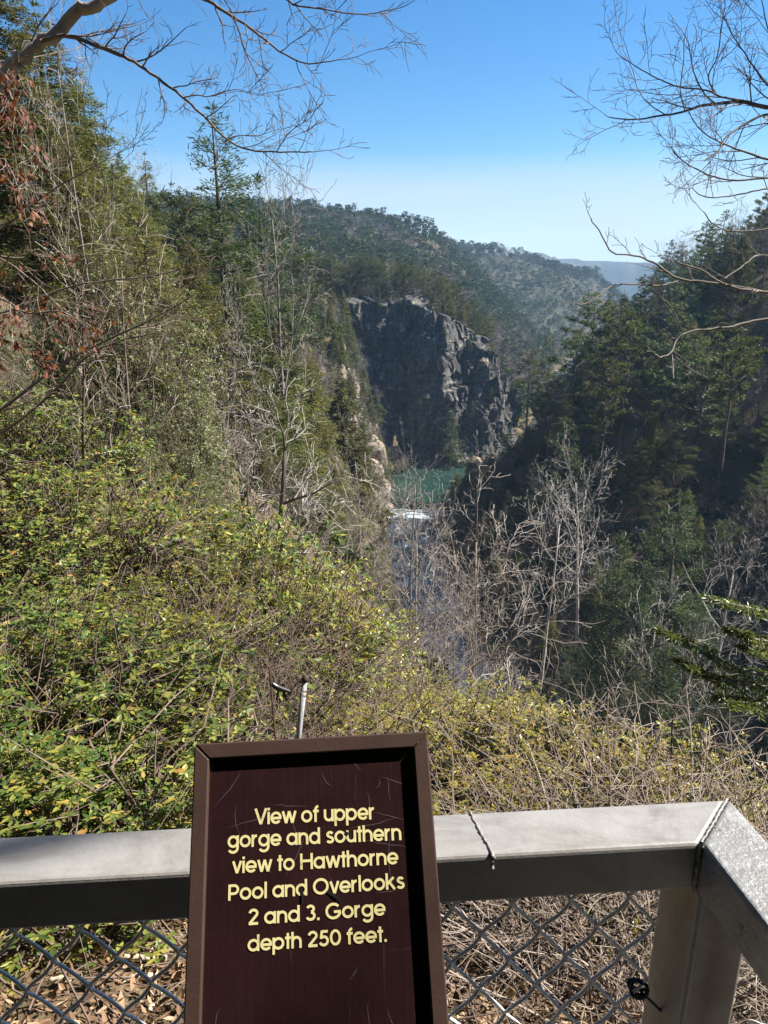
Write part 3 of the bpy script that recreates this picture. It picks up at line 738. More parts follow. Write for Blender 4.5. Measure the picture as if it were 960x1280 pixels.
# ---- trees one can point at
for k, px, py, Y, wd, lab in [
    ('white', 866, 492, 82, 1.0, 'tall white pine with bright crown half way up the shaded slope'),
    ('white', 897, 568, 64, 1.05, 'yellow green white pine catching the sun low on the shaded slope'),
    ('young', 780, 652, 78, .9, 'small sunlit conifer standing alone in front of the dark trunks'),
    ('young', 848, 742, 60, .85, 'slim pale green conifer low on the shaded slope beneath the yellow green pine'),
    ('pine', 727, 368, 170, 1.0, 'dark pine at the end of the shaded ridge beside the hazy valley'),
    ('white', 712, 470, 128, 1.1, 'broad white pine with pale clumps at the middle of the shaded slope'),
    ('pine', 748, 338, 182, 1.0, 'dark pine standing highest at the end of the shaded ridge over the hazy valley'),
    ('white', 690, 398, 212, 1.0, 'pine leaning over the hazy valley just below the end of the shaded ridge'),
    ('pine', 664, 424, 226, 1.1, 'small dark pine lowest on the end of the shaded ridge next to the cliff'),
    ('pine', 782, 322, 166, 1.0, 'dark pine second along the skyline of the shaded ridge from the hazy valley'),
    ('pine', 770, 392, 142, 1.0, 'tall dark pine rising above the broad pale clumped white pine'),
    ('pine', 800, 302, 158, 1.0, 'pine on the skyline where the shaded ridge begins to rise'),
    ('white', 860, 283, 150, 1.0, 'round topped pine on the highest part of the shaded ridge skyline'),
    ('white', 905, 280, 132, 1.1, 'bushy pine on the shaded ridge skyline behind the pale lower twigs'),
    ('pine', 946, 262, 125, 1.0, 'highest pine of the shaded ridge skyline behind the bare branch'),
    ('white', 268, 133, 66, 1.15, 'thin airy pine on the skyline, bushier one of the tall pair'),
    ('white', 318, 126, 68, .95, 'thin airy pine on the skyline, sparser one of the tall pair'),
    ('hemlock', 182, 194, 92, 1.0, 'dark pointed conifer on the skyline between the big hemlocks and the airy pines'),
    ('hemlock', 20, 60, 31, 1.3, 'broad hemlock in front of the huge pair, its boughs half hidden by brown leaves'),
    ('hemlock', 74, 140, 33, 1.3, 'broad hemlock directly behind the thin straight bare tree'),
    ('hemlock', 120, 230, 38, 1.4, 'low wide hemlock in front of the olive hemlock flank'),
    ('hemlock', 178, 262, 42, 1.4, 'low wide olive hemlock under the pointed dark conifer'),
    ('hemlock', 236, 300, 46, 1.4, 'low wide olive hemlock under the airy skyline pair'),
    ('hemlock', 300, 330, 50, 1.3, 'olive hemlock in shade and sun just above the slanting trunk'),
    ('hemlock', -25, -70, 36, 1.4, 'huge dark hemlock behind the grey limb at the edge of the view'),
    ('hemlock', 45, 10, 42, 1.5, 'huge olive hemlock behind the thin straight bare tree'),
    ('hemlock', 104, 92, 48, 1.5, 'olive hemlock whose flank slopes down against the open sky'),
    ('hemlock', 148, 196, 55, 1.4, 'olive hemlock just below the pointed dark conifer on the skyline'),
    ('pine', 214, 232, 64, 1.0, 'low olive pine below the airy skyline pair'),
    ('pine', 246, 238, 72, 1.1, 'dark bushy pine at the foot of the airy skyline pair'),
    ('hemlock', 350, 396, 66, 1.1, 'yellow green hemlock behind the forked dark trunk'),
    ('hemlock', 392, 440, 84, 1.2, 'broad yellow green hemlock at the edge of the sunlit slope'),
    ('hemlock', 428, 470, 120, 1.2, 'sunlit hemlock against the dark cliff'),
    ('hemlock', 380, 520, 70, 1.1, 'yellow green hemlock below the forked dark trunk'),
    ('hemlock', 330, 600, 34, 1.1, 'drooping yellow green hemlock beside the laurel thicket'),
    ('hemlock', 440, 560, 150, 1.1, 'small hemlock above the pale rock outcrop'),
    ('hemlock', 410, 600, 62, 1.0, 'slim hemlock half way down the sunlit slope'),
    ('darktree', 326, 372, 19, 1.0, 'dark trunked bare tree forking in front of the yellow green hemlocks'),
    ('darktree', 290, 385, 22, .85, 'bare tree with slanting trunk behind the laurel thicket'),
    ('darktree', 262, 300, 33, .7, 'bare tree with grey twigs behind the slanting trunk'),
    ('forest', 340, 232, 52, .7, 'slender bare tree with its top against the sky beside the airy pines'),
    ('forest', 449, 560, 40, .8, 'slender bare tree in front of the pale rock outcrop'),
    ('forest', 515, 590, 36, .8, 'slender bare tree standing in front of the foaming lip of the falls'),
    ('forest', 476, 690, 31, .7, 'thin bare tree in front of the near bank of the river'),
    ('forest', 541, 705, 30, .7, 'thin bare tree rising in front of the river riffles'),
    ('forest', 600, 650, 66, 1.3, 'wide bare tree on the bank beside the river in the shade'),
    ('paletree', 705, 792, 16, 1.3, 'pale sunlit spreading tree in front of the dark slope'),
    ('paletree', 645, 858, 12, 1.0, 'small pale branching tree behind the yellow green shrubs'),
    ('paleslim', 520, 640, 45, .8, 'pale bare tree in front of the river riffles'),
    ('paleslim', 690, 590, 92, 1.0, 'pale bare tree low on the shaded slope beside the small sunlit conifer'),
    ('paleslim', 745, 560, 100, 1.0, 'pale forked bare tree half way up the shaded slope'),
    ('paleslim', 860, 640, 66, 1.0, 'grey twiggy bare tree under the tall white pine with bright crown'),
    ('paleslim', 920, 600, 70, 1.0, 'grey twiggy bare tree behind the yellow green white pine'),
    ('young', 566, 514, 268, 1.1, 'bright yellow green conifer on the pool shore below the cliff'),
    ('young', 548, 540, 269, 1.1, 'small olive conifer beside the bright one on the pool shore'),
    ('forest', 84, 36, 14, .55, 'thin straight bare tree in front of the big hemlocks'),
    ('sapling', 150, 300, 11, .9, 'bare sapling with arching pale branches in front of the hemlocks'),
    ('sapling', 62, 300, 9, .9, 'bare sapling among the brown leaved branches'),
    ('spread', 215, 340, 15, .9, 'bare crooked tree above the laurel thicket'),
    ('sapling', 366, 620, 22, .6, 'straight dark sapling below the forked dark trunk'),
]:
    plant_px(k, px, py, Y, lab, wd)

# a screen of slender bare trees between the overlook and the river
g = np.random.default_rng(62)
for q in range(9):
    px, Y = g.uniform(415, 640), g.uniform(19, 46)
    plant_px('forest' if q % 5 else 'sapling', px, g.uniform(620, 770) + (px - 500) * .25, Y, 'slender bare tree in the thin screen between the sign and the river', g.uniform(.55, .85), lo=5, hi=20, group='slender bare trees in front of the river')

# small pines and shrubs on the ledges of the cliff
from mathutils.bvhtree import BVHTree
_cl = bpy.data.objects['cliff'].data
CLIFF_BVH = BVHTree.FromPolygons([tuple(v.co) for v in _cl.vertices], [tuple(p.vertices) for p in _cl.polygons])
def on_cliff(px, py, Y):
    d = Vector(ray(px, py)).normalized(); h = CLIFF_BVH.ray_cast(Vector(CAM), d)[0]
    return np.array(h) if h is not None else at_y(px, py, Y)
for q, (px, py, Y, H) in enumerate([(586, 440, 279, 6), (601, 462, 280, 5), (524, 552, 271, 5), (505, 556, 272, 4.5), (577, 548, 272, 6), (500, 392, 277, 5), (474, 384, 281, 5), (538, 385, 273, 5), (590, 520, 277, 6), (612, 500, 281, 7), (556, 418, 270, 3.5), (548, 490, 268, 2.5)]):
    p = on_cliff(px, py, Y)
    plant('young', p[0], p[1], p[2] - .3, H, 'small pine rooted on a ledge of the dark cliff', 'small pines on the cliff ledges', wide=1.15, lean=(.12, 0), rz=0)

# ---- the rest of the forest, one by one
def scatter(n, x0, x1, y0, y1, seed):
    g = np.random.default_rng(seed)
    return g.uniform(x0, x1, n), g.uniform(y0, y1, n), g
def pick(x, y, g, test, sp, topmax=14.0, margin=50):
    d, side, T, wz, hw, wl, wr = river_info(x, y)
    m = test(x, y, d, side, T, hw)
    x, y = x[m], y[m]
    ok, z, px, py, D = visible(x, y, topmax, margin)
    x, y = x[ok], y[ok]
    k = thin(x, y, sp, used)
    return x[k], y[k]
def zone_label(kind, x, y, d, side, T, z, H):
    big = {'pine': 'pine', 'white': 'white pine', 'hemlock': 'hemlock', 'forest': 'slim bare tree', 'spread': 'spreading bare tree', 'young': 'young pine', 'sapling': 'bare sapling'}[kind]
    if side > 0:
        if T > 7.3: where = 'on the shaded point beside the green pool'
        elif d > 85: where = 'along the crest of the shaded hillside'
        elif d > 55: where = 'on the upper half of the shaded hillside'
        elif d > 26: where = 'on the lower half of the shaded hillside'
        else: where = 'on the shaded bank beside the upper river'
    else:
        if y > 262: where = 'on top of the bluff above the dark cliff'
        elif y > 130: where = 'on the sunlit slope above the pale outcrop'
        elif d > 36: where = 'on the rim of the sunlit slope'
        elif d > 18: where = 'half way down the sunlit slope'
        else: where = 'at the foot of the sunlit slope beside the river'
    return big + ' standing ' + where, {'pine': 'pines', 'white': 'white pines', 'hemlock': 'hemlocks', 'forest': 'slim bare trees', 'spread': 'spreading bare trees', 'young': 'young pines', 'sapling': 'bare saplings'}[kind] + ' ' + where
def fill(x, y, g, kinds, probs, hmin, hmax):
    z = ground(x, y); d, side, T, wz, hw, wl, wr = river_info(x, y)
    for q in range(len(x)):
        k = kinds[g.choice(len(kinds), p=probs)]
        H = g.uniform(hmin, hmax) * {'pine': 1.05, 'white': 1.1, 'hemlock': .9, 'forest': .95, 'spread': .72, 'young': .45, 'sapling': .5}[k]
        lab, grp = zone_label(k, x[q], y[q], d[q], side[q], T[q], z[q], H)
        if y[q] < 150: k = {'pine': 'pinefine', 'hemlock': 'hemfine', 'white': 'whitefine', 'young': 'youngfine'}.get(k, k)
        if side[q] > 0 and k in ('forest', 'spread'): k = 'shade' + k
        plant(k, x[q], y[q], z[q], H, lab, grp, wide=g.uniform(.95, 1.3), lean=(g.normal(0, .03), g.normal(0, .03)))
# shaded hillside
x, y, g = scatter(9000, 12, 190, 42, 262, 1)
x, y = pick(x, y, g, lambda x, y, d, s, T, hw: (s > 0) & (d > 34), 5.0)
n0 = len(x); k = np.argsort(np.hypot(x, y))[:250]; x, y = x[k], y[k]
fill(x, y, g, ['pine', 'white', 'hemlock', 'forest', 'spread'], [.24, .28, .10, .24, .14], 11, 18)
x, y, g = scatter(5000, 4, 110, 42, 262, 2)
x, y = pick(x, y, g, lambda x, y, d, s, T, hw: (s > 0) & (d > hw + 3.0) & (d < 36), 4.0)
n1 = len(x); k = np.argsort(np.hypot(x, y))[:120]; x, y = x[k], y[k]
fill(x, y, g, ['hemlock', 'forest', 'spread', 'young', 'white'], [.34, .24, .16, .10, .16], 7, 12)
# sunlit slope
x, y, g = scatter(3500, -75, 25, 22, 245, 3)
x, y = pick(x, y, g, lambda x, y, d, s, T, hw: (s < 0) & (d > 22) & ~((y < 60) & (x > -14)), 5.2)
n2 = len(x); k = np.argsort(np.hypot(x, y))[:130]; x, y = x[k], y[k]
fill(x, y, g, ['hemlock', 'pine', 'forest', 'spread'], [.17, .08, .45, .30], 9, 15)
x, y, g = scatter(2200, -20, 25, 22, 240, 4)
x, y = pick(x, y, g, lambda x, y, d, s, T, hw: (s < 0) & (d > hw + 1.5) & (d < 30) & (x > -14), 4.2, topmax=9)
n3 = len(x); k = np.argsort(np.hypot(x, y))[:100]; x, y = x[k], y[k]
sel = y > 60
fill(x[sel], y[sel], g, ['forest', 'spread', 'hemlock', 'sapling'], [.38, .30, .22, .10], 6.5, 10)
fill(x[~sel], y[~sel], g, ['forest', 'sapling', 'spread'], [.35, .35, .30], 6, 9.5)
# steep wall above the outcrop
x, y, g = scatter(7000, -40, 20, 70, 258, 6)
def wall(x, y, d, s, T, hw):
    dc, wc = cliff_dist(x, y); return (s < 0) & (d > hw + 2.5) & (d < 40) & ((wc < .05) | (dc < -12))
x, y = pick(x, y, g, wall, 3.6, topmax=8)
n5 = len(x); k = np.argsort(-np.hypot(x, y))[:170]; x, y = x[k], y[k]
fill(x, y, g, ['hemlock', 'pine', 'forest', 'spread'], [.62, .12, .16, .10], 7, 12)
print('wall', n5)
# evergreens that cling to the steepest part, found by looking along rays from the overlook
g = np.random.default_rng(61); spots = []
for q in range(900):
    px, py = g.uniform(395, 510), g.uniform(385, 605)
    dr = ray(px, py); t = np.linspace(110, 300, 700); P = CAM + dr * t[:, None]; hit = ground(P[:, 0], P[:, 1]) > P[:, 2]
    if not hit.any(): continue
    p = P[hit.argmax()]
    if p[1] > 262 or abs(cliff_dist(p[0], p[1])[0]) < 9: continue
    if all(np.linalg.norm(p - s_) > 3.4 for s_ in spots): spots.append(p)
print('cling', len(spots))
for p in spots[:95]:
    k = ['hemlock', 'hemlock', 'pine', 'forest', 'spread', 'young'][g.integers(0, 6)]
    plant(k, p[0], p[1], float(ground(p[0], p[1])), g.uniform(5, 9.5) * (.7 if k == 'young' else 1), NAME[k].replace('_', ' ') + ' clinging to the steep wall beside the cliff', NAME[k].replace('_', ' ') + 's clinging to the steep wall', wide=g.uniform(1.0, 1.35), lean=(g.normal(0, .06), g.normal(.08, .05)), rz=0)
# bluff top
x, y, g = scatter(2500, -60, 80, 262, 345, 5)
def bl(x, y, d, s, T, hw):
    dc, wc = cliff_dist(x, y); return (dc > 3.6) & (ground(x, y) > -45)
x, y = pick(x, y, g, bl, 4.4, topmax=14)
n4 = len(x); k = np.argsort(cliff_dist(x, y)[0])[:110]; x, y = x[k], y[k]
fill(x, y, g, ['pine', 'white', 'forest', 'hemlock'], [.62, .18, .10, .10], 13, 19)
print('forest', n0, n1, n2, n3, n4)

# ---- distant woods and low undergrowth: nobody could count these
def far_protos(kind, n, seed):
    out = []
    for q in range(n):
        g = np.random.default_rng(seed + q); mb = MB()
        if kind == 'ever':
            H = 1.0; m = 42
            rel = g.uniform(0, 1, m) ** .8; z = .20 + .78 * rel; a = g.uniform(0, 6.28, m)
            rad = .22 * (1 - rel ** 1.5) * g.uniform(.3, 1.1, m) + .01
            P = np.stack([rad * np.cos(a), rad * np.sin(a), z], -1)
            D = unit(np.stack([np.cos(a), np.sin(a), .3 + g.normal(0, .3, m)], -1))
            sprays(mb, P, D, np.full(m, .115), .021, g, 4, spread=.7)
            mb.tube(np.array([(0, 0, -.1), (0, 0, .9)]), [.013, .004], 3, cap=False)
        else:
            m = 46; a = g.uniform(0, 6.28, m); ct = g.uniform(.1, 1, m); st = np.sqrt(1 - ct ** 2)
            P = np.stack([.10 * g.normal(size=m), .10 * g.normal(size=m), .35 + .45 * g.random(m)], -1)
            D = np.stack([st * np.cos(a), st * np.sin(a), ct], -1)
            sprays(mb, P, D, np.full(m, .26), .005, g, 2, spread=.35)
            mb.tube(np.array([(0, 0, -.1), (0, 0, .75)]), [.012, .005], 3, cap=False)
        out.append((np.concatenate(mb.v), np.concatenate(mb.f4)))
    return out
def mass(name, label, protos, x, y, z, H, wide, mat, seed):
    g = np.random.default_rng(seed); V = []; F = []; n = 0
    pid = g.integers(0, len(protos), len(x)); rot = g.uniform(0, 6.28, len(x))
    for p in range(len(protos)):
        m = pid == p
        if not m.any(): continue
        v, f = protos[p]; c = np.cos(rot[m])[:, None]; s = np.sin(rot[m])[:, None]; h = H[m][:, None]; wd = wide[m][:, None]
        X = (v[None, :, 0] * c - v[None, :, 1] * s) * h * wd + x[m][:, None]; Y = (v[None, :, 0] * s + v[None, :, 1] * c) * h * wd + y[m][:, None]
        Z = v[None, :, 2] * h + z[m][:, None]
        V.append(np.stack([X, Y, Z], -1).reshape(-1, 3))
        F.append((f[None] + np.arange(m.sum())[:, None, None] * len(v) + n).reshape(-1, 4)); n += m.sum() * len(v)
    me = bpy.data.meshes.new(name); fast_mesh(me, np.concatenate(V), np.zeros((0, 3), int), np.concatenate(F))
    me.materials.append(mat)
    return tag(link(name, me), label, None, None, 'stuff')
M_FAR = leaf_mat('far_needles', [(0, (0.036, 0.054, 0.024)), (0.5, (0.050, 0.068, 0.028)), (1, (0.075, 0.088, 0.036))], 0.2, 0.8, 0.05, 1.2, 0.0, 0.0)
M_FARTWIG = leaf_mat('far_twigs', [(0, (0.08, 0.066, 0.055)), (0.5, (0.14, 0.118, 0.10)), (1, (0.21, 0.18, 0.15))], 0.0, 0.9, 0.1, 1, 0.0, 0.0)
g = np.random.default_rng(77)
X = []; Y = []
for (n, y0, y1, sl) in ((13000, 262, 480, .62), (20000, 440, 820, .62), (22000, 800, 1600, .6)):
    yy = g.uniform(y0, y1, n); X.append(yy * g.uniform(-sl * .55, sl, n)); Y.append(yy)
X = np.concatenate(X); Y = np.concatenate(Y)
d, side, T, wz, hw, wl, wr = river_info(X, Y); dc, wc = cliff_dist(X, Y)
near_ind = (np.hypot(X - 10, Y - 300) < 60) & (Y < 335)
m = (d > hw + 2) & ~((wc > .05) & (dc < 5)) & ((Y > 330) | ((side > 0)) | (X < -45) | (g.random(len(X)) < .35)) 
X, Y = X[m], Y[m]
ok, z, px, py, D = visible(X, Y, 14.0, 30)
X, Y, z = X[ok], Y[ok], z[ok]
k = thin(X, Y, np.clip(np.hypot(X, Y) / 115, 3.8, 20), [q for q in used])
X, Y, z = X[k], Y[k], z[k]
H = g.uniform(10, 17, len(X)) * np.where(np.hypot(X, Y) > 1600, 1.3, 1)
bare_p = .10 + .5 * (fbm(X / 90, Y / 90, 55, 3) > .16) + .25 * ((d[m][ok][k] < 45))
is_b = g.random(len(X)) < np.clip(bare_p, 0, .85)
wd = g.uniform(.9, 1.5, len(X))
print('far', len(X), is_b.sum())
mass('evergreen_forest', 'hazy evergreen woods covering the far hills', far_protos('ever', 6, 500), X[~is_b], Y[~is_b], z[~is_b], H[~is_b], wd[~is_b] * np.where(np.hypot(X, Y) > 1000, 1.5, 1.1)[~is_b], M_FAR, 1)
mass('bare_forest', 'grey leafless woods mixed into the far hills', far_protos('bare', 5, 600), X[is_b], Y[is_b], z[is_b], H[is_b], wd[is_b] * 1.2, M_FARTWIG, 2)
# woods that go on past both edges of the view
g = np.random.default_rng(80); n = 16000
r_ = 24 + 330 * g.random(n) ** .8; a_ = g.uniform(-R(78), R(78), n); X = r_ * np.sin(a_); Y = r_ * np.cos(a_)
d, side, T, wz, hw, wl, wr = river_info(X, Y); px, py, D = project(np.stack([X, Y, ground(X, Y)], -1))
m = (d > hw + 3) & ((px < -45) | (px > 1010)) & (D > 1); X, Y = X[m], Y[m]
k = thin(X, Y, np.clip(np.hypot(X, Y) / 26, 3.4, 6.5), used); X, Y = X[k], Y[k]
bb = g.random(len(X)) < .35
print('outer', len(X))
mass('evergreen_forest', 'evergreen woods going on along both rims of the gorge', far_protos('ever', 5, 560), X[~bb], Y[~bb], ground(X, Y)[~bb], g.uniform(9, 16, (~bb).sum()), np.full((~bb).sum(), 1.2), M_FAR, 11)
mass('bare_forest', 'leafless woods going on along both rims of the gorge', far_protos('bare', 5, 620), X[bb], Y[bb], ground(X, Y)[bb], g.uniform(8, 14, bb.sum()), np.full(bb.sum(), 1.2), M_FARTWIG, 12)
# unseen woods added behind the overlook to shade the near side of the railing
g = np.random.default_rng(79); X = g.uniform(-22, 20, 420); Y = -2.9 - 24 * g.random(420) ** 1.4; k = (X < 8) | (Y < -6); X, Y = X[k], Y[k]
mass('sky_block_woods', 'unseen evergreen woods added behind the overlook to block the sky', far_protos('ever', 4, 540), X, Y, ground(X, Y), g.uniform(5, 14, len(X)), np.full(len(X), 1.7), M_FAR, 9)
# undergrowth between the trees of the nearer slopes
def low_protos(kind, n, seed):
    out = []
    for q in range(n):
        g = np.random.default_rng(seed + q); mb = MB(); m = 60 if kind == 'twig' else 40
        a = g.uniform(0, 6.28, m); ct = g.uniform(.2, 1, m); st = np.sqrt(1 - ct ** 2)
        D = np.stack([st * np.cos(a), st * np.sin(a), ct], -1)
        if kind == 'twig':
            P = np.stack([.35 * g.normal(size=m), .35 * g.normal(size=m), .30 * g.random(m)], -1)
            sprays(mb, P, D, np.full(m, .75), .006, g, 2, spread=.35)
        else:
            P = D * g.uniform(.3, .7, m)[:, None] * np.array([1, 1, .8])
            sprays(mb, P, D, np.full(m, .22), .04, g, 5, spread=.9)
        out.append((np.concatenate(mb.v), np.concatenate(mb.f4)))
    return out
g = np.random.default_rng(78)
X = np.concatenate([g.uniform(-60, 150, 16000), g.uniform(-12, 70, 7000)]); Y = np.concatenate([g.uniform(14, 262, 16000), g.uniform(14, 120, 7000)])
d, side, T, wz, hw, wl, wr = river_info(X, Y); dc, wc = cliff_dist(X, Y)
m = (d > hw + .8) & ~((wc > .05) & (np.abs(dc) < 9)) & ~((np.hypot(X, Y) < 19) & (X < -4))
X, Y, d, side = X[m], Y[m], d[m], side[m]
ok, z, px, py, D = visible(X, Y, 1.5, 30); X, Y, z, d, side = X[ok], Y[ok], z[ok], d[ok], side[ok]
k = thin(X, Y, np.clip(np.hypot(X, Y) / 55, 1.3, 3.0), []); X, Y, z, d, side = X[k], Y[k], z[k], d[k], side[k]
H = g.uniform(1.6, 3.4, len(X)) * np.clip(np.hypot(X, Y) / 40, .6, 1.5)
ev = g.random(len(X)) < np.where(side < 0, .22, .42)
print('under', len(X))
mass('undergrowth', 'grey leafless thicket between the trees of the slopes', low_protos('twig', 6, 700), X[~ev], Y[~ev], z[~ev], H[~ev], np.full((~ev).sum(), 1.1), M_FARTWIG, 3)
mass('evergreen_undergrowth', 'low evergreen thicket between the trees of the slopes', low_protos('leaf', 5, 720), X[ev], Y[ev], z[ev], H[ev], np.full(ev.sum(), 1.0), M_FAR, 4)
# ================================================================== shrubs close to the overlook
lib('rhodo', 5, lambda q: shrub(300 + q, 2.0, 1.25, 330, .060, 1.0, 7, 3, .22, .10), (M_STEM, M_RHODO), ('stems', 'foliage'))
lib('yellow', 4, lambda q: shrub(320 + q, 1.7, 1.15, 400, .039, .95, 7, 3, .15, .10), (M_STEM, M_YELLOW), ('stems', 'foliage'))
lib('laurel', 4, lambda q: shrub(340 + q, 4.4, 1.6, 1100, .066, 1.0, 7, 3, .15), (M_STEM, M_LAUREL), ('stems', 'foliage'))
lib('brush', 5, lambda q: (brush(360 + q, 1.4, .9, 26),), (M_TWIG,), ('stems',))
lib('darkbrush', 4, lambda q: (brush(380 + q, 1.3, .9, 26),), (M_STEM,), ('stems',))
BASE_H.update(rhodo=2.0, yellow=1.7, laurel=4.4, brush=1.4, darkbrush=1.3)
NAME.update(rhodo='rhododendron_bush', yellow='sunlit_shrub', laurel='laurel_bush', brush='bare_shrub', darkbrush='bare_shrub')
CAT.update(rhodo='bush', yellow='shrub', laurel='bush', brush='bare shrub', darkbrush='bare shrub')
def bushes(kind, spots, label, group, wide=1.0, lo=.7, hi=4.5, even=False):
    for px, py, Y in spots:
        p = at_y(px, py, Y); z = float(ground(p[0], p[1])); H = min(max((p[2] - z) * (rng.uniform(.78, 1.0) if even else rng.uniform(.6, 1.45) if kind in ('rhodo', 'yellow') else 1.05), lo), hi)
        w = max(1.0, .55 + .75 * 1.6 / H) if H < 1.6 else 1.0
        plant(kind, p[0], p[1], z, H, label, group, wide=wide * w * rng.uniform(.95, 1.2), lean=(rng.normal(0, .08), rng.normal(0, .08)))
bushes('rhodo', [(30, 900, 3.5), (120, 880, 4.1), (-60, 850, 3.8), (60, 770, 4.9), (-30, 740, 4.7), (10, 690, 5.6), (90, 955, 3.1), (10, 1000, 2.9)],
       'green rhododendron with big glossy leaves close behind the railing', 'rhododendrons close behind the railing', 1.05)
bushes('rhodo', [(110, 680, 6.5), (20, 570, 8), (75, 600, 7.4), (245, 640, 8.2), (40, 500, 9.6), (-30, 520, 9), (-20, 600, 7.2), (310, 690, 8.2)],
       'green rhododendron half way up the leafy bank below the laurel thicket', 'rhododendrons of the leafy bank', 1.15, hi=2.5)
bushes('yellow', [(110, 560, 8.8), (190, 600, 8.4), (285, 650, 9.0), (325, 705, 8.4), (335, 760, 8.0), (130, 740, 5.4)],
       'olive yellow shrub on the leafy bank between green rhododendrons', 'olive shrubs of the leafy bank', 1.15, hi=2.1)
bushes('laurel', [(165, 415, 12.5), (110, 480, 11.8), (205, 455, 12.2), (190, 540, 11.2), (225, 600, 10.6), (245, 640, 10.2), (150, 540, 10.6), (140, 345, 13.5), (40, 400, 13), (-20, 380, 12), (90, 440, 13), (10, 450, 11)],
       'grey green laurel with small glossy leaves in the thicket above the bank', 'laurels of the thicket above the bank', 1.0, hi=5.5)
bushes('yellow', [(600, 905, 5.6), (660, 893, 5.3), (720, 918, 4.9), (790, 938, 4.6), (560, 925, 5.0), (840, 975, 4.1), (640, 960, 4.2), (745, 965, 4.0), (620, 925, 4.8), (700, 935, 4.5), (760, 950, 4.3), (570, 955, 4.4), (650, 940, 3.9), (730, 950, 3.8), (810, 955, 3.9), (595, 945, 4.0), (690, 910, 5.4), (850, 960, 4.4)],
       'yellow green shrub glowing in the sun just beyond the pale weld seam of the rail', 'yellow green shrubs beyond the rail', 1.15, even=True)
bushes('yellow', [(470, 815, 8.0), (430, 800, 8.6), (500, 850, 7.6), (520, 885, 6.5), (455, 880, 6.3)],
       'light olive shrub behind the top of the brown sign', 'olive shrubs behind the sign', 1.1, even=True)
bushes('darkbrush', [(250, 790, 5.4), (280, 820, 5.1), (210, 830, 4.8), (230, 760, 6.2), (180, 760, 5.6), (120, 800, 4.6), (215, 905, 3.8), (270, 790, 5.9), (320, 790, 7.4), (200, 870, 4.2), (350, 790, 8), (390, 790, 8.4), (60, 820, 4.2), (30, 660, 6.2), (160, 650, 7), (90, 720, 5.8)],
       'brown leafless shrub tangled among the rhododendrons', 'bare shrubs among the rhododendrons', 1.1, hi=1.7)
bushes('brush', [(440, 870, 6.6), (490, 870, 6.4), (540, 880, 6.2), (370, 780, 7.2), (420, 780, 8.2), (560, 850, 8.0), (610, 850, 8.6), (500, 800, 10), (450, 760, 11), (660, 850, 9), (520, 760, 13), (580, 800, 12)],
       'grey leafless shrub on the brushy ground around the old posts', 'bare shrubs around the old posts', 1.1, hi=1.7)
bushes('brush', [(925, 965, 3.8), (975, 960, 3.2), (905, 1020, 3.0), (950, 1040, 2.6), (930, 1090, 2.2), (1000, 1040, 2.6), (960, 1150, 1.9)],
       'leafless shrub of pale twigs beyond the corner of the railing', 'bare shrubs beyond the railing corner', 1.1, hi=1.3)
bushes('darkbrush', [(600, 1115, 2.7), (680, 1105, 2.8), (760, 1100, 2.75), (830, 1110, 2.5), (700, 1155, 2.1), (800, 1150, 2.1), (860, 1140, 2.2)],
       'low tangle of brown twigs seen through the wire mesh', 'low twig tangles behind the wire mesh', 1.25, lo=.45)
bushes('brush', [(270, 420, 16), (110, 430, 13), (360, 640, 15), (380, 700, 13)],
       'pale leafless shrub on the slope around the laurel thicket', 'bare shrubs around the laurel thicket', 1.3, hi=2.6)

# ------------------------------------------------------------------ limbs that reach into the view from trees beside it
def polyline(px, D0, D1=None):
    D = np.linspace(D0, D1 or D0, len(px))
    return np.array([at_depth(a, b, q) for (a, b), q in zip(px, D)])
def smooth(p, n=6):
    p = np.asarray(p, float)
    for _ in range(2):
        q = [p[0]]
        for a, b in zip(p[:-1], p[1:]): q += [a * .75 + b * .25, a * .25 + b * .75]
        p = np.array(q + [p[-1]])
    return p
def limb(mb, tw, pts, r0, r1, g, ntw, tl, up=.25, sides=6, tips=None, lv=2, tstart=.12):
    """a limb along PTS with forked twigs growing from it"""
    pts = smooth(pts); n = len(pts); t = np.linspace(0, 1, n)
    pts = pts + g.normal(0, r1 * .6, pts.shape)
    rad = r0 + (r1 - r0) * t ** .8
    mb.tube(pts, rad, sides)
    cfg = dict(wob=(.12, .2, .24, .25), trop=(.05, .03, .0, 0), tip=(.4, .5, .5, .5), num=(5, 3)[:lv], start=(.25, .25)[:lv], ang=(42, 45)[:lv], len=(.5, .5)[:lv], rad=(.7, .75)[:lv])
    for q in range(ntw):
        tt = tstart + (1 - tstart) * (q + g.random()) / ntw if q < ntw - 1 else 1.0
        p = np.array([np.interp(tt, t, pts[:, c]) for c in range(3)]); i = min(n - 2, int(tt * (n - 1)))
        ax = unit(pts[i + 1] - pts[i])
        d = unit(ax * .8 + perp(ax, g) * (.8 if q < ntw - 1 else .1) + np.array([0, 0, up]))
        branching([tw], p, d, tl * g.uniform(.45, 1.2), max(.0022, min(np.interp(tt, t, rad) * .55, .006)), 0, g, cfg, tips, minr=.0014)

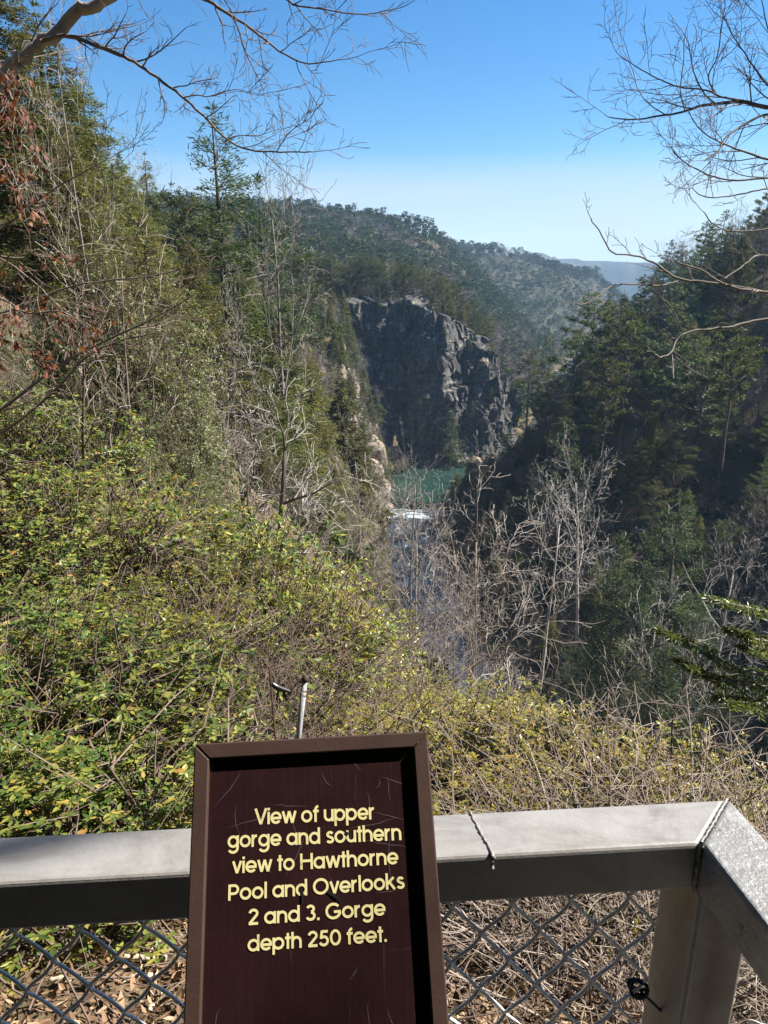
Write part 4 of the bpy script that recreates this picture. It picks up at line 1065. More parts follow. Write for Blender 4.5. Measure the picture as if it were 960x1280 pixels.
# bare tree beside the overlook whose branches hang in front of the bright sky
g = np.random.default_rng(901)
tree = empty('overhanging_tree', (0, 0, 0)); base = np.array([4.4, 5.6, 0.0]); base[2] = ground(base[0], base[1])
tree.location = base
tag(tree, 'bare dark tree whose branches spread against the sky over the shaded ridge', 'bare tree')
tk = MB(); br = MB(); tw = MB()
J1 = at_depth(1090, 150, 5.6); J2 = at_depth(1085, 300, 5.4); J3 = at_depth(1080, 400, 5.2)
tk.tube(smooth(np.array([base - (0, 0, .5), base + (.02, 0, 1.2), J3, J2, J1, J1 + (-.1, .1, 1.4), J1 + (-.4, .2, 3)])), np.linspace(.13, .05, 25), 9)
A = [[(897, 120), (885, 112), (850, 110), (830, 102), (805, 90), (775, 70)], [(897, 120), (882, 96), (897, 75), (902, 30), (907, 5)]]
for pts, r0, r1, nt, tl in [
    ([(1090, 150), (1020, 128), (960, 136), (930, 126), (900, 129), (875, 132), (850, 142), (820, 145), (790, 151), (760, 146)], .022, .003, 13, .55),
    ([(930, 126), (897, 120), (885, 112), (850, 110), (830, 102), (805, 90), (775, 70)], .009, .0025, 9, .45),
    ([(897, 120), (882, 96), (897, 75), (902, 30), (907, 5)], .007, .0022, 8, .40),
    ([(1085, 175), (1010, 150), (960, 140), (930, 155), (905, 172), (897, 192), (880, 200)], .016, .003, 9, .40),
    ([(1090, 230), (1010, 205), (960, 200), (930, 190), (905, 180), (875, 165), (850, 120)], .014, .0025, 10, .45),
    ([(1090, 240), (1010, 216), (960, 222), (915, 227), (880, 217), (850, 200), (840, 185)], .012, .0025, 9, .35),
    ([(1090, 260), (1000, 238), (960, 235), (940, 240), (895, 248), (875, 245), (865, 235)], .010, .0025, 6, .28),
    ([(1000, 130), (960, 110), (940, 80), (915, 45), (900, 10)], .009, .002, 9, .45),
    ([(1020, 120), (975, 80), (960, 40), (950, -10)], .010, .002, 8, .5)]:
    limb(br, tw, polyline(pts, 5.5, 5.2), r0, r1, g, nt, tl, .15, lv=2)
for pts, r0, r1, nt, tl in [
    ([(1085, 372), (1010, 362), (960, 366), (930, 362), (907, 357), (890, 347), (880, 338), (843, 327)], .014, .004, 6, .22),
    ([(960, 366), (887, 352), (847, 350), (830, 337), (807, 322), (783, 318), (763, 317), (752, 293), (738, 273)], .010, .0032, 6, .16),
    ([(847, 352), (822, 358), (790, 355), (767, 355), (753, 367), (728, 383), (718, 377)], .007, .003, 4, .14),
    ([(1083, 410), (1010, 393), (960, 398), (933, 403), (907, 410), (853, 415), (843, 430), (840, 442), (823, 448), (817, 440)], .013, .004, 5, .16),
    ([(843, 445), (860, 460), (880, 470)], .005, .0028, 3, .10), ([(840, 443), (842, 472)], .005, .003, 2, .08),
    ([(853, 415), (840, 383), (828, 373)], .005, .003, 2, .10),
    ([(1083, 330), (1010, 310), (960, 320), (945, 318), (930, 332), (905, 348)], .010, .004, 4, .2),
    ([(1083, 300), (1000, 270), (960, 288), (910, 290), (890, 280), (880, 265)], .008, .003, 5, .2)]:
    limb(br, tw, polyline(pts, 4.9, 4.5), r0, r1, g, nt, tl, .12, lv=1)
limb(br, tw, np.array([J1 + (-.4, .2, 3), (3.1, 3.6, 6.4), (3.6, 1.56, 6.05), (4.4, 1.9, 6.0), (5.2, 2.35, 6.0)]), .035, .022, g, 6, .5, .2)
for nm, m_, mt in (('trunk', tk, M_DARKBARK), ('branches', br, M_BARK), ('twigs', tw, M_BARK)):
    me = m_.mesh(nm, mt, True); me.transform(Matrix.Translation(-Vector(base))); link(nm, me, tree)

# oak with brown leaves and long limbs on the other side
g = np.random.default_rng(902)
tree = empty('oak_tree', (0, 0, 0)); base = np.array([-3.6, 4.6, 0.0]); base[2] = ground(base[0], base[1]); tree.location = base
tag(tree, 'grey oak with dry brown leaves sending long bare limbs across the sky', 'oak tree')
tk = MB(); br = MB(); tw = MB(); tips = []
K1 = at_depth(-70, 180, 5.0); K0 = at_depth(-95, 420, 5.0)
tk.tube(smooth(np.array([base - (0, 0, .6), base + (0, 0, 1.0), K0, K1, K1 + (-.1, .2, .9), K1 + (.1, .3, 2.4)])), np.linspace(.17, .09, 21), 10)
lm = MB()
limb(lm, tw, polyline([(-70, 180), (0, 97), (22, 76), (50, 52), (85, 27), (107, 8), (142, -2), (190, -25)], 5.0, 4.8), .055, .032, g, 10, .7, .1, 9, tips)
limb(br, tw, polyline([(50, 52), (82, 42), (115, 55), (145, 67), (170, 78), (200, 100), (230, 122), (255, 145), (280, 172), (305, 187), (345, 191), (390, 190)], 4.85, 4.6), .016, .0035, g, 17, .36, .25, 7)
limb(br, tw, polyline([(230, 122), (245, 118), (265, 122), (290, 110), (320, 117)], 4.7), .006, .002, g, 7, .25, .3, 5)
limb(br, tw, polyline([(345, 191), (360, 165), (385, 150)], 4.62), .004, .0018, g, 6, .25, .3, 4)
limb(br, tw, polyline([(190, -25), (260, 0), (280, 15), (310, 32), (345, 62), (380, 82), (420, 75)], 4.8, 4.5), .016, .0025, g, 15, .38, -.1, 6)
limb(br, tw, polyline([(300, -30), (362, 0), (367, 8), (400, 10), (450, 20), (500, 10)], 4.5, 4.4), .010, .0022, g, 10, .28, .0, 5)
limb(br, tw, polyline([(190, -25), (300, -30), (420, -40)], 4.8, 4.5), .02, .008, g, 8, .5, -.3, 6)
limb(br, tw, polyline([(-90, 330), (0, 290), (60, 240), (105, 215), (150, 190)], 4.6), .010, .002, g, 12, .38, .15, 5)
limb(br, tw, polyline([(-90, 400), (0, 395), (50, 370), (110, 352), (200, 345), (240, 330)], 4.9), .011, .003, g, 12, .35, .2, 5)
limb(br, tw, polyline([(-92, 560), (0, 515), (60, 465), (120, 430), (190, 400), (240, 370)], 5.2), .022, .004, g, 14, .5, .25, 6)
limb(br, tw, polyline([(-92, 590), (0, 545), (70, 490), (110, 440), (150, 425), (200, 415)], 5.3), .018, .004, g, 12, .5, .2, 6)
leaf_spots = []
for pts, D in [([(-80, 130), (0, 95), (20, 130), (15, 170)], 4.0), ([(-85, 250), (0, 190), (15, 215), (25, 240)], 4.0), ([(-90, 300), (0, 320), (40, 350), (60, 370), (85, 395)], 4.1),
               ([(-90, 340), (0, 370), (35, 395), (70, 385), (98, 400)], 4.0), ([(-90, 230), (0, 150), (10, 110)], 4.2), ([(-90, 420), (0, 420), (20, 430)], 4.2), ([(0, 320), (30, 325), (45, 310), (55, 318)], 4.0)]:
    tt = []; q = polyline(pts, D)
    limb(br, tw, q, .008, .003, g, 6, .22, -.1, 5, tt, lv=1)
    leaf_spots += [p for p, d, _ in tt] + list(smooth(q)[6:])
ls = np.array(leaf_spots); m_ = (g.random(len(ls)) < .75) & (fbm(ls[:, 0] * 6, ls[:, 2] * 6, 8, 2) > -.22); ls = ls[m_]
ls = np.repeat(ls, 3, 0); ls = ls + g.normal(0, .028, ls.shape)
lf = MB(); D = unit(np.stack([g.normal(0, .6, len(ls)), g.normal(0, .6, len(ls)), np.full(len(ls), -1.0)], -1))
leaves(lf, ls, D, unit(g.normal(size=ls.shape)), g.uniform(.026, .054, len(ls)), 1.25, .45, g)
ts = np.array([p for p, d, _ in tips]); ts = ts[g.random(len(ts)) < .10] if len(ts) else ts
leaves(lf, ts, unit(np.stack([g.normal(0, .5, len(ts)), g.normal(0, .5, len(ts)), np.full(len(ts), -1.0)], -1)), unit(g.normal(size=ts.shape)), g.uniform(.04, .07, len(ts)), .8, .4, g)
for nm, mm, mt, sm in (('trunk', tk, M_OAK, True), ('limb', lm, M_OAK, True), ('branches', br, M_BARK, True), ('twigs', tw, M_STEM, True), ('leaves', lf, M_BROWN, False)):
    me = mm.mesh(nm, mt, sm); me.transform(Matrix.Translation(-Vector(base))); link(nm, me, tree)

# hemlock whose sunlit boughs come in beside the railing
g = np.random.default_rng(903)
tree = empty('hemlock_tree', (0, 0, 0)); base = np.array([3.6, 4.6, 0.0]); base[2] = ground(base[0], base[1]); tree.location = base
tag(tree, 'young hemlock with bright green feathery boughs reaching in above the railing corner', 'hemlock tree')
tk = MB(); cr = MB(); K = at_depth(1090, 760, 5.0)
tk.tube(np.array([base - (0, 0, .4), (base + K) / 2 + (.03, 0, 0), K, K + (.05, .05, 1.1)]), [.05, .042, .03, .008], 7)
for pts in [[(1090, 770), (1000, 775), (960, 765), (930, 758), (902, 752)], [(1090, 800), (1000, 800), (960, 802), (930, 796), (926, 790)], [(1088, 850), (1000, 862), (950, 858), (905, 850), (880, 842), (862, 832)],
            [(1088, 830), (1000, 850), (930, 840), (890, 818), (868, 806), (838, 793)], [(1088, 880), (1000, 870), (960, 880), (930, 878), (908, 876)], [(1088, 815), (1010, 812), (970, 822), (940, 812)]]:
    q = smooth(polyline(pts, 4.6, 4.2)); n = len(q); tk.tube(q, np.linspace(.010, .002, n), 5)
    P = []; D = []
    ax = np.gradient(q, axis=0)
    for e in range(n // 4, n):
        a = unit(ax[e]); sd = unit(np.cross(a, (0, 0, 1)))
        for s_ in (-1, 1):
            l = .20 * (1 - .8 * (e - n / 4) / n) * g.uniform(.5, 1.1); d = unit(a * .8 + sd * s_ * .7 + (0, 0, -.12))
            tk.tube(np.array([q[e], q[e] + d * l]), [.003, .0015], 3, cap=False)
            for u_ in np.linspace(0.05, 1, 9): P.append(q[e] + d * l * u_); D.append(d)
    P = np.array(P); D = np.array(D)
    sprays(cr, P, D, np.full(len(P), .045), .0045, g, 5, droop=.15, spread=.6)
for nm, mm, mt, sm in (('trunk', tk, M_BARK, True), ('crown', cr, leaf_mat('fresh_needles', [(0, (.05, .075, .02)), (.6, (.10, .12, .035)), (1, (.22, .22, .07))], .35, .4, .5), False)):
    me = mm.mesh(nm, mt, sm); me.transform(Matrix.Translation(-Vector(base))); link(nm, me, tree)

# ------------------------------------------------------------------ leaf litter, sticks, stones by the fence
g = np.random.default_rng(950)
n = 20000
y = .9 + 5.5 * g.random(n) ** 1.5; x = g.uniform(-.75, .75, n) * y + g.normal(0, .1, n)
P = np.stack([x, y, ground(x, y) + g.uniform(.004, .05, n)], -1)
e = .03
nx = (ground(x - e, y) - ground(x + e, y)) / (2 * e); ny = (ground(x, y - e) - ground(x, y + e)) / (2 * e)
Nn = unit(np.stack([nx, ny, np.ones(n)], -1) + g.normal(0, .45, (n, 3)))
D = unit(np.cross(Nn, g.normal(size=(n, 3))))
lt = MB(); leaves(lt, P, D, Nn, g.uniform(.025, .078, n), g.uniform(.7, 1.1), -.35, g)
o = lt.build('leaf_litter', M_LITTER); tag(o, 'dry tan leaves covering the ground under the wire mesh', kind='stuff')
tg = MB()
for q in range(450):
    yy = .95 + 4.5 * g.random() ** 1.3; xx = g.uniform(-.7, .75) * yy; zz = float(ground(xx, yy)) + g.uniform(.01, .09)
    a = g.uniform(0, 6.28); l = g.uniform(.1, .55); d = np.array((math.cos(a), math.sin(a), g.normal(0, .3))) * l
    p = np.array((xx, yy, zz)); tg.tube(np.array([p - d / 2, p + g.normal(0, .02, 3), p + d / 2]), [.0035 * g.uniform(.5, 1.5)] * 3, 4, cap=False)
o = tg.build('fallen_twigs', M_STEM, smooth=True); tag(o, 'thin fallen twigs lying on the leaf litter', kind='stuff')
# bigger sticks on the litter
M_DEADWOOD = bark_mat('dead_wood', (.30, .23, .15), (.55, .46, .33), 14)
for px, py, l, r, a, lab in [(182, 1198, .17, .012, .05, 'pale broken stick on the litter, nearest the brown sign'), (172, 1222, .15, .014, .35, 'pale broken stick lying just under another stick'), (196, 1250, .10, .008, 1.3, 'short pale chip of wood pointing at the viewer'),
                             (75, 1225, .08, .011, 0, 'small tan chip of wood on the open litter')]:
    c = at_z(px, py, -.85)
    for _ in range(12): c = at_z(px, py, float(ground(c[0], c[1])) + .02)
    d = np.array((math.cos(a), math.sin(a), -.1)); sd = np.array((-d[1], d[0], 0))
    mb = MB(); t = np.linspace(-.5, .5, 7)
    mb.tube(c + d * (t * l)[:, None] + g.normal(0, .003, (7, 3)), r * (1 + g.normal(0, .12, 7)), 8)
    mb.tube(np.array([c + sd * r * .5, c + sd * (r + .03) + d * .02 + (0, 0, .012)]), [r * .45, r * .25], 6)
    o = mb.build('stick', M_DEADWOOD, smooth=True); tag(o, lab, 'stick')

# ------------------------------------------------------------------ boulders
def rock_mesh(seed, sx, sy, sz, mat, cuts=14, sub=4):
    import bmesh
    g = np.random.default_rng(seed); bm = bmesh.new(); bmesh.ops.create_icosphere(bm, subdivisions=sub, radius=1.0)
    v = np.array([q.co[:] for q in bm.verts])
    for q in range(cuts):
        nrm = unit(g.normal(size=3)); dd = g.uniform(.55, .9); e = v @ nrm - dd
        v = v - np.where(e > 0, e, 0)[:, None] * nrm * .95
    v = v + .04 * np.stack([fbm(v[:, 0] * 3 + v[:, 2] * 2, v[:, 1] * 3, seed + c, 4) for c in range(3)], -1)
    for q, c in zip(bm.verts, v * np.array([sx, sy, sz])): q.co = c
    me = bpy.data.meshes.new('boulder'); bm.to_mesh(me); bm.free(); me.materials.append(mat)
    return me
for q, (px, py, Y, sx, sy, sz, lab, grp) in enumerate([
    (595, 568, 268, 6.0, 4.0, 3.2, 'largest tan boulder on the pool shore under the cliff', None), (566, 571, 271, 3.6, 3, 2.2, 'tan ledge boulder at the water edge under the cliff foot', None), (612, 560, 266, 4, 3, 3.5, 'tan boulder leaning on the largest shore boulder', None),
    (545, 572, 273, 5, 2.5, 1.4, 'low dark boulder at the foot of the cliff', None), (520, 570, 275, 6, 2.5, 1.3, 'long low rock ledge along the far edge of the pool', None),
    (470, 572, 205, 3.2, 4.0, 5.0, 'pale rock outcrop with sharp top on the near shore of the pool', None), (455, 590, 200, 4.5, 5, 5.0, 'broad pale rock outcrop below the small hemlock', None), (478, 608, 203, 2.6, 3.5, 3.2, 'pale rock at the waterline beside the green pool', None), (462, 615, 196, 4, 4, 3.2, 'pale sloping rock above the lip of the falls', None),
    (482, 628, 196, 2.2, 2.5, 1.6, 'small pale rock beside the lip of the falls', None), (580, 640, 200, 3, 2.5, 2.2, 'dark boulder in the shade at the far end of the lip', None),
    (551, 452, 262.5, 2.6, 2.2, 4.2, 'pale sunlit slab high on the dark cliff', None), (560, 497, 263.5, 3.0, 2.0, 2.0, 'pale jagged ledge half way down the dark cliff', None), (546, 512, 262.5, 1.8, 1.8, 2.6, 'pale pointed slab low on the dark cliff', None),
    (604, 455, 276.5, 2.4, 2.2, 3.6, 'tan lit block near the shoulder of the cliff', None), (598, 490, 276.5, 2.2, 2.2, 3.0, 'tan lit block below the shoulder of the cliff', None), (541, 400, 267, 1.3, 1.6, 3.6, 'narrow pale rib near the top of the dark cliff', None),  # added slabs for the cliff's sunlit faces, paleness put into the tan blocks' colour
    (365, 905, 6.2, .28, .22, .16, 'cream coloured rock on the brushy ground between the old posts', None)]):
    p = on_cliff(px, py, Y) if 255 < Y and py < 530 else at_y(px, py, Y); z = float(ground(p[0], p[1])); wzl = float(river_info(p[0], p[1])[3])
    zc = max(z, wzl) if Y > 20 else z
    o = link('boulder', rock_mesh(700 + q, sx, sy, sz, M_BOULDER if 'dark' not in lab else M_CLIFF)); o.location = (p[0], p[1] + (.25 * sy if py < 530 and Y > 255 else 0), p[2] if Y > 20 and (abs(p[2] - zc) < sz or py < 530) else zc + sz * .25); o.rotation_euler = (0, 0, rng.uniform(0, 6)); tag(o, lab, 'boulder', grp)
# ================================================================== overlook deck, railing, sign
def paint_mat(name, base, worn, rough=.45, sc=18, rust=(.16, .06, .025), wear=(.60, .66), bs=.35, bd=.002):
    m, nt, out = newmat(name)
    a = noise(nt, sc, 6, .7); b = noise(nt, 170, 3, .6); d = noise(nt, 4.5, 5, .65)
    c = mixc(nt, ramp(nt, a, [(.35, (0, 0, 0)), (.7, (1, 1, 1))]), base, worn)
    ch = ramp(nt, d, [(wear[0], (0, 0, 0)), (wear[1], (1, 1, 1))])
    c = mixc(nt, ch, c, tuple(q * .8 for q in worn))
    sp = ramp(nt, noise(nt, 42, 4, .55), [(.715, (0, 0, 0)), (.735, (1, 1, 1))])
    c = mixc(nt, sp, c, rust)
    gr = ramp(nt, noise(nt, 11, 6, .75, stretch=(.5, 1.6, .5), dist=.8), [(.36, (.62, .58, .54)), (.58, (1, 1, 1))])
    c = mixc(nt, .75, c, gr, 'MULTIPLY')
    chp = ramp(nt, noise(nt, 15, 7, .7), [(.685, (0, 0, 0)), (.70, (1, 1, 1))])
    c = mixc(nt, chp, c, (.10, .055, .03))
    h = mixc(nt, .5, a, b)
    principled(nt, out, c, rough, metal=.0, normal=bump(nt, h, bs, bd), spec=.45)
    return m
M_PAINT = paint_mat('silver_paint', (.265, .255, .24), (.21, .20, .19))
M_PEEL = paint_mat('peeling_paint', (.37, .36, .34), (.25, .25, .247), .4, 55, wear=(.48, .56), bs=.9, bd=.004)
Z1 = 1.07; RH = .060
A_far, B_out = at_z(0, 1045, Z1), at_z(910, 998, Z1)
A_near, C_in = at_z(0, 1105, Z1), at_z(876, 1055, Z1)
d1 = unit(B_out - A_far); n1 = np.array((-d1[1], d1[0], 0)) * -1      # towards the viewer
wd = float(np.dot(C_in - B_out, n1)); wd = max(.055, min(.075, wd))
E_out = at_z(960, 1052, Z1); F_in = at_z(960, 1168, Z1)
d2 = unit(unit(E_out - B_out) + unit(F_in - C_in))
print('rail', d1, wd, d2, B_out, C_in)
railing = empty('railing', (B_out[0], B_out[1], 0.0))
tag(railing, 'silver painted square tube railing with wire mesh infill', 'railing')
RB = Vector((B_out[0], B_out[1], 0))
def rpart(name, mb, mat, smooth=True):
    me = mb.mesh(name, mat, smooth); me.transform(Matrix.Translation(-RB)); return link(name, me, railing)
def prism(name, poly, z0, z1, mat, bev=.005, parent=railing):
    mb = MB(); n = len(poly); P = np.array(poly)[:, :2]
    mb.add(np.vstack([np.column_stack([P, np.full(n, z0)]), np.column_stack([P, np.full(n, z1)])]), [(q, (q + 1) % n, n + (q + 1) % n, n + q) for q in range(n)])
    mb.add(np.column_stack([P, np.full(n, z0)]), [tuple(range(n))[::-1]]); mb.add(np.column_stack([P, np.full(n, z1)]), [tuple(range(n))])
    import bmesh
    me = mb.mesh(name, mat); bm = bmesh.new(); bm.from_mesh(me); bmesh.ops.remove_doubles(bm, verts=bm.verts, dist=1e-5); bmesh.ops.recalc_face_normals(bm, faces=bm.faces); bm.to_mesh(me); bm.free()
    me.transform(Matrix.Translation(-RB)); o = link(name, me, parent)
    return bevel(o, bev, 3)
Wv = n1 * wd
L0 = A_far - d1 * .9
g = np.random.default_rng(5)
C0 = B_out + Wv + d1 * ((C_in - B_out - Wv) @ d1)
prism('top_rail', [L0, B_out - d1 * .001, C0 - d1 * .001, L0 + Wv], Z1 - RH, Z1, M_PAINT)
n2 = np.array((d2[1], -d2[0], 0));  n2 = n2 if n2 @ (C0 - B_out) > 0 else -n2
prism('top_rail', [B_out + d1 * .001, B_out + d2 * 1.7, C0 + d2 * 1.7, C0 + d1 * .001], Z1 - RH, Z1 + .0015, M_PEEL)
def post(c, yaw, wdt=.07):
    ca, sa = math.cos(yaw), math.sin(yaw)
    pl = [c + np.array((ca * x - sa * y, sa * x + ca * y, 0)) for x, y in ((-wdt / 2, -wdt / 2), (wdt / 2, -wdt / 2), (wdt / 2, wdt / 2), (-wdt / 2, wdt / 2))]
    p = prism('post', pl, -.44, Z1 - RH - .001, M_PAINT, .006)
    # foot plate
    pl = [c + np.array((ca * x - sa * y, sa * x + ca * y, 0)) * 1.9 for x, y in ((-wdt / 2, -wdt / 2), (wdt / 2, -wdt / 2), (wdt / 2, wdt / 2), (-wdt / 2, wdt / 2))]
    return p
base_yaw = math.atan2(d1[1], d1[0])
pc = C0 + (B_out - C0) * .52 + d1 * .002
post(pc, base_yaw + R(8), .070)
post(A_far - d1 * .75 + Wv / 2, base_yaw, .06)
post(pc + d2 * 1.5, math.atan2(d2[1], d2[0]), .06)
# weld seams: one half way along, one round the mitre
ws = at_z(600, 1045, Z1); t0 = float((ws - B_out) @ d1)
mb = MB(); q = np.linspace(0, 1, 26)
a = B_out + d1 * (t0 - .004) + (0, 0, .0002); b = a + Wv * 1.0 + d1 * .012
path = np.array([a + (b - a) * s_ for s_ in q] + [b + n1 * .0006 + np.array((0, 0, -RH * s_)) for s_ in np.linspace(.02, .25, 6)])
mb.tube(path + g.normal(0, .0005, path.shape), .0019 * (1 + .10 * g.normal(size=len(path))), 6)
rpart('weld_seam', mb, M_PAINT)
mb = MB()
path = np.array([C0 + (B_out - C0) * u + (0, 0, .0006) for u in np.linspace(.02, .98, 40)])
mb.tube(path + g.normal(0, .0007, path.shape) * (.4, .4, .2), .0015 * (1 + .3 * g.normal(size=40).cumsum() / 6).clip(.5, 1.6), 6)
rpart('weld_seam', mb, M_PEEL)
mb = MB()
path = np.array([C0 + n1 * .0008 + np.array((0, 0, Z1 - RH * s_ - C0[2])) for s_ in np.linspace(.0, 1, 20)])
mb.tube(path + g.normal(0, .0006, path.shape), .0030 * (1 + .12 * np.sin(np.arange(20) * 2.3)), 6)
rpart('weld_seam', mb, M_PAINT)

# wire mesh: zigzag wires hooked into each other
m, nt, out = newmat('galvanised_wire')
nz = noise(nt, 60, 4, .6)
principled(nt, out, ramp(nt, nz, [(.3, (.64, .64, .62)), (.7, (.82, .82, .80))]), .35, metal=.0, normal=bump(nt, nz, .2, .001))
M_WIRE = m
def chain(origin, d, n, length, z0, z1, p=.066, h=.080):
    mb = MB(); A = p / 2
    rows = int((z1 - z0) / (h / 2)) + 2
    U = np.array((0, .10, .22, .36, .5, .64, .78, .90))
    for c in range(int(length / A)):
        P = []
        for r in range(rows):
            s = 1 if (r + c) % 2 == 0 else -1          # neighbours mirror each other and hook where they meet
            off = .0030 * (1 if s > 0 else -1)
            for u in U:
                x = A * (c + .5) - A * .53 * s * (1 - 2 * u)
                w_ = u + (.05 * math.sin(2 * math.pi * u) if s > 0 else 0)
                q = origin - d * x + n * off * math.sin(math.pi * max(u, .001)) ** .5
                P.append((q[0], q[1], z1 + .012 - (r + w_) * h / 2))
        mb.tube(np.array(P), .0021, 6)
    return mb
mid1 = B_out + Wv * .55
rpart('wire_mesh', chain(mid1 - d1 * .088, d1, n1, 1.75, .02, Z1 - RH - .006), M_WIRE)
rpart('wire_mesh', chain(pc + d2 * 1.45, d2, n2, 1.36, .02, Z1 - RH - .006), M_WIRE)
# rail wire threaded under the tube, and the black tie with its loose end
M_BLACK, nt, out = newmat('black_plastic'); principled(nt, out, (.012, .012, .013), .5, spec=.4)
kt = at_depth(790, 1217, .88); kt = kt - n1 * ((kt - mid1) @ n1) + n1 * .004
mb = MB()
for q in range(3): 
    a = np.linspace(0, 6.28, 14); mb.tube(np.stack([kt[0] + .010 * np.cos(a + q), kt[1] + .005 * np.sin(a * 1.0) + .003 * q, kt[2] + .008 * np.sin(a + q)], -1), .0022, 6)
e1 = at_depth(812, 1245, .88); e2 = at_depth(852, 1290, .9); e3 = at_depth(880, 1300, .92)
mb.tube(smooth(np.array([kt, (kt + e1) / 2 + n1 * .006, e1 + n1 * .008, e2, e3])), .0017, 6)
rpart('wire_tie', mb, M_BLACK)

# unseen deck slab, coloured dark to cut light bounced onto the railing
m, nt, out = newmat('deck_low_bounce')
a = noise(nt, 3, 6, .65); b = noise(nt, 90, 3, .6)
principled(nt, out, mixc(nt, .4, ramp(nt, a, [(.3, (.035, .035, .036)), (.7, (.055, .054, .052))]), ramp(nt, b, [(.3, (.025, .025, .025)), (.7, (.085, .083, .08))])), .9, normal=bump(nt, b, .4, .004))
mb = MB()
pl = [L0 + Wv * 0 - n1 * .12 - d1 * 1.2, B_out - n1 * .12 + d1 * .06, B_out + d2 * 2.2 - n2 * .12 + d1 * .06, B_out + d2 * 2.2 - d1 * 4.0, L0 - d1 * 1.2 + Wv * 36]
P = np.array(pl)[:, :2]; n = 5
mb.add(np.vstack([np.column_stack([P, np.full(n, -.62)]), np.column_stack([P, np.full(n, 0.0)])]), [(q, (q + 1) % n, n + (q + 1) % n, n + q) for q in range(n)]); mb.add(np.column_stack([P, np.zeros(n)]), [(0, 1, 2, 3, 4)])
import bmesh
me = mb.mesh('overlook_deck', m); bm = bmesh.new(); bm.from_mesh(me); bmesh.ops.remove_doubles(bm, verts=bm.verts, dist=1e-5); bmesh.ops.recalc_face_normals(bm, faces=bm.faces); bm.to_mesh(me); bm.free()
tag(link('overlook_deck', me), 'unseen overlook floor, darkened to cut light bounced onto the railing', kind='structure')

# ------------------------------------------------------------------ the sign
TL, TR = at_depth(243, 930, .742 * .87), at_depth(534, 914, .752 * .87)
BL = at_depth(227, 1290, .650 * .87)
SX = unit(TR - TL); SW = float(np.linalg.norm(TR - TL))
SY = BL - TL; SY = unit(SY - SX * (SY @ SX)); SN = unit(np.cross(SX, -SY))        # SX across, SY down, SN out of the face
SN = SN if SN @ (CAM - TL) > 0 else -SN
SH = .30
FW, FD = .0130, .0062           # frame face width, and how far it stands over the panel
print('sign', SW, SX, SY, SN, np.dot(SN, np.array(to_sun)))
SO = TL + SX * SW / 2 + SY * SH
sign = empty('interpretive_sign')
sign.matrix_world = Matrix(((SX[0], -SY[0], SN[0], SO[0]), (SX[1], -SY[1], SN[1], SO[1]), (SX[2], -SY[2], SN[2], SO[2]), (0, 0, 0, 1)))
tag(sign, 'brown framed sign with yellow lettering about the gorge leaning on the railing', 'sign')
def S3(u, v, w): return np.array((u - SW / 2, SH - v, w))
def on_panel(px, py):
    d = ray(px, py); o = TL - SN * FD
    p = CAM + d * (((o - CAM) @ SN) / (d @ SN)) - o
    return float(p @ SX), float(p @ SY)
m, nt, out = newmat('sign_frame_brown')
a = noise(nt, 22, 5, .65); b = noise(nt, 260, 3, .6)
principled(nt, out, ramp(nt, a, [(.3, (.040, .022, .017)), (.75, (.058, .033, .025))]), .50, normal=bump(nt, b, .2, .001), spec=.3)
M_FRAME = m
m, nt, out = newmat('sign_panel_brown')
a = noise(nt, 9, 6, .7); sc1 = noise(nt, 26, 3, .5, stretch=(9, .45, 1), dist=.6); sc2 = noise(nt, 30, 3, .5, stretch=(.6, 7, 1), dist=.9)
c = ramp(nt, a, [(.3, (.015, .0060, .0066)), (.75, (.025, .0098, .0102))])
s1 = ramp(nt, sc1, [(.70, (0, 0, 0)), (.74, (1, 1, 1))]); s2 = ramp(nt, sc2, [(.72, (0, 0, 0)), (.76, (1, 1, 1))])
c = mixc(nt, mixc(nt, .5, s1, s2), c, (.05, .036, .036))
principled(nt, out, c, ramp(nt, a, [(.3, (.20,) * 3), (.7, (.36,) * 3)]), normal=bump(nt, mixc(nt, .5, a, sc1), .25, .002), spec=.5)
M_PANEL = m
m, nt, out = newmat('sign_yellow')
a = noise(nt, 55, 5, .7)
principled(nt, out, ramp(nt, a, [(.24, (.16, .12, .06)), (.38, (.60, .53, .25)), (.8, (.68, .60, .30))]), .5, spec=.3)
M_YEL = m
m, nt, out = newmat('scuff'); principled(nt, out, (.085, .066, .066), .6); M_SCUFF = m
m, nt, out = newmat('black_scuff'); principled(nt, out, (.008, .006, .007), .5); M_DSCUFF = m
def frame_bar(p, q, r, s):
    """mitred bar between outer edge p-q and inner edge s-r"""
    mb = MB(); V = [S3(*a, 0) for a in (p, q, r, s)] + [S3(*a, -.024) for a in (p, q, r, s)]
    mb.add(np.array(V), [(0, 1, 2, 3), (4, 7, 6, 5), (0, 4, 5, 1), (1, 5, 6, 2), (2, 6, 7, 3), (3, 7, 4, 0)])
    me = mb.mesh('frame_bar', M_FRAME); bm = bmesh.new(); bm.from_mesh(me); bmesh.ops.recalc_face_normals(bm, faces=bm.faces); bm.to_mesh(me); bm.free()
    o = link('frame_bar', me, sign); bevel(o, .0012, 2)
e = .0003
frame_bar((e, 0), (SW - e, 0), (SW - FW - e, FW), (FW + e, FW))
frame_bar((e, SH), (SW - e, SH), (SW - FW - e, SH - FW), (FW + e, SH - FW))
frame_bar((0, e), (0, SH - e), (FW, SH - FW - e), (FW, FW + e))
frame_bar((SW, e), (SW, SH - e), (SW - FW, SH - FW - e), (SW - FW, FW + e))
mb = MB()
V = [S3(u, v, w) for w in (-FD, -FD - .006) for u, v in ((FW - .002, FW - .002), (SW - FW + .002, FW - .002), (SW - FW + .002, SH - FW + .002), (FW - .002, SH - FW + .002))]
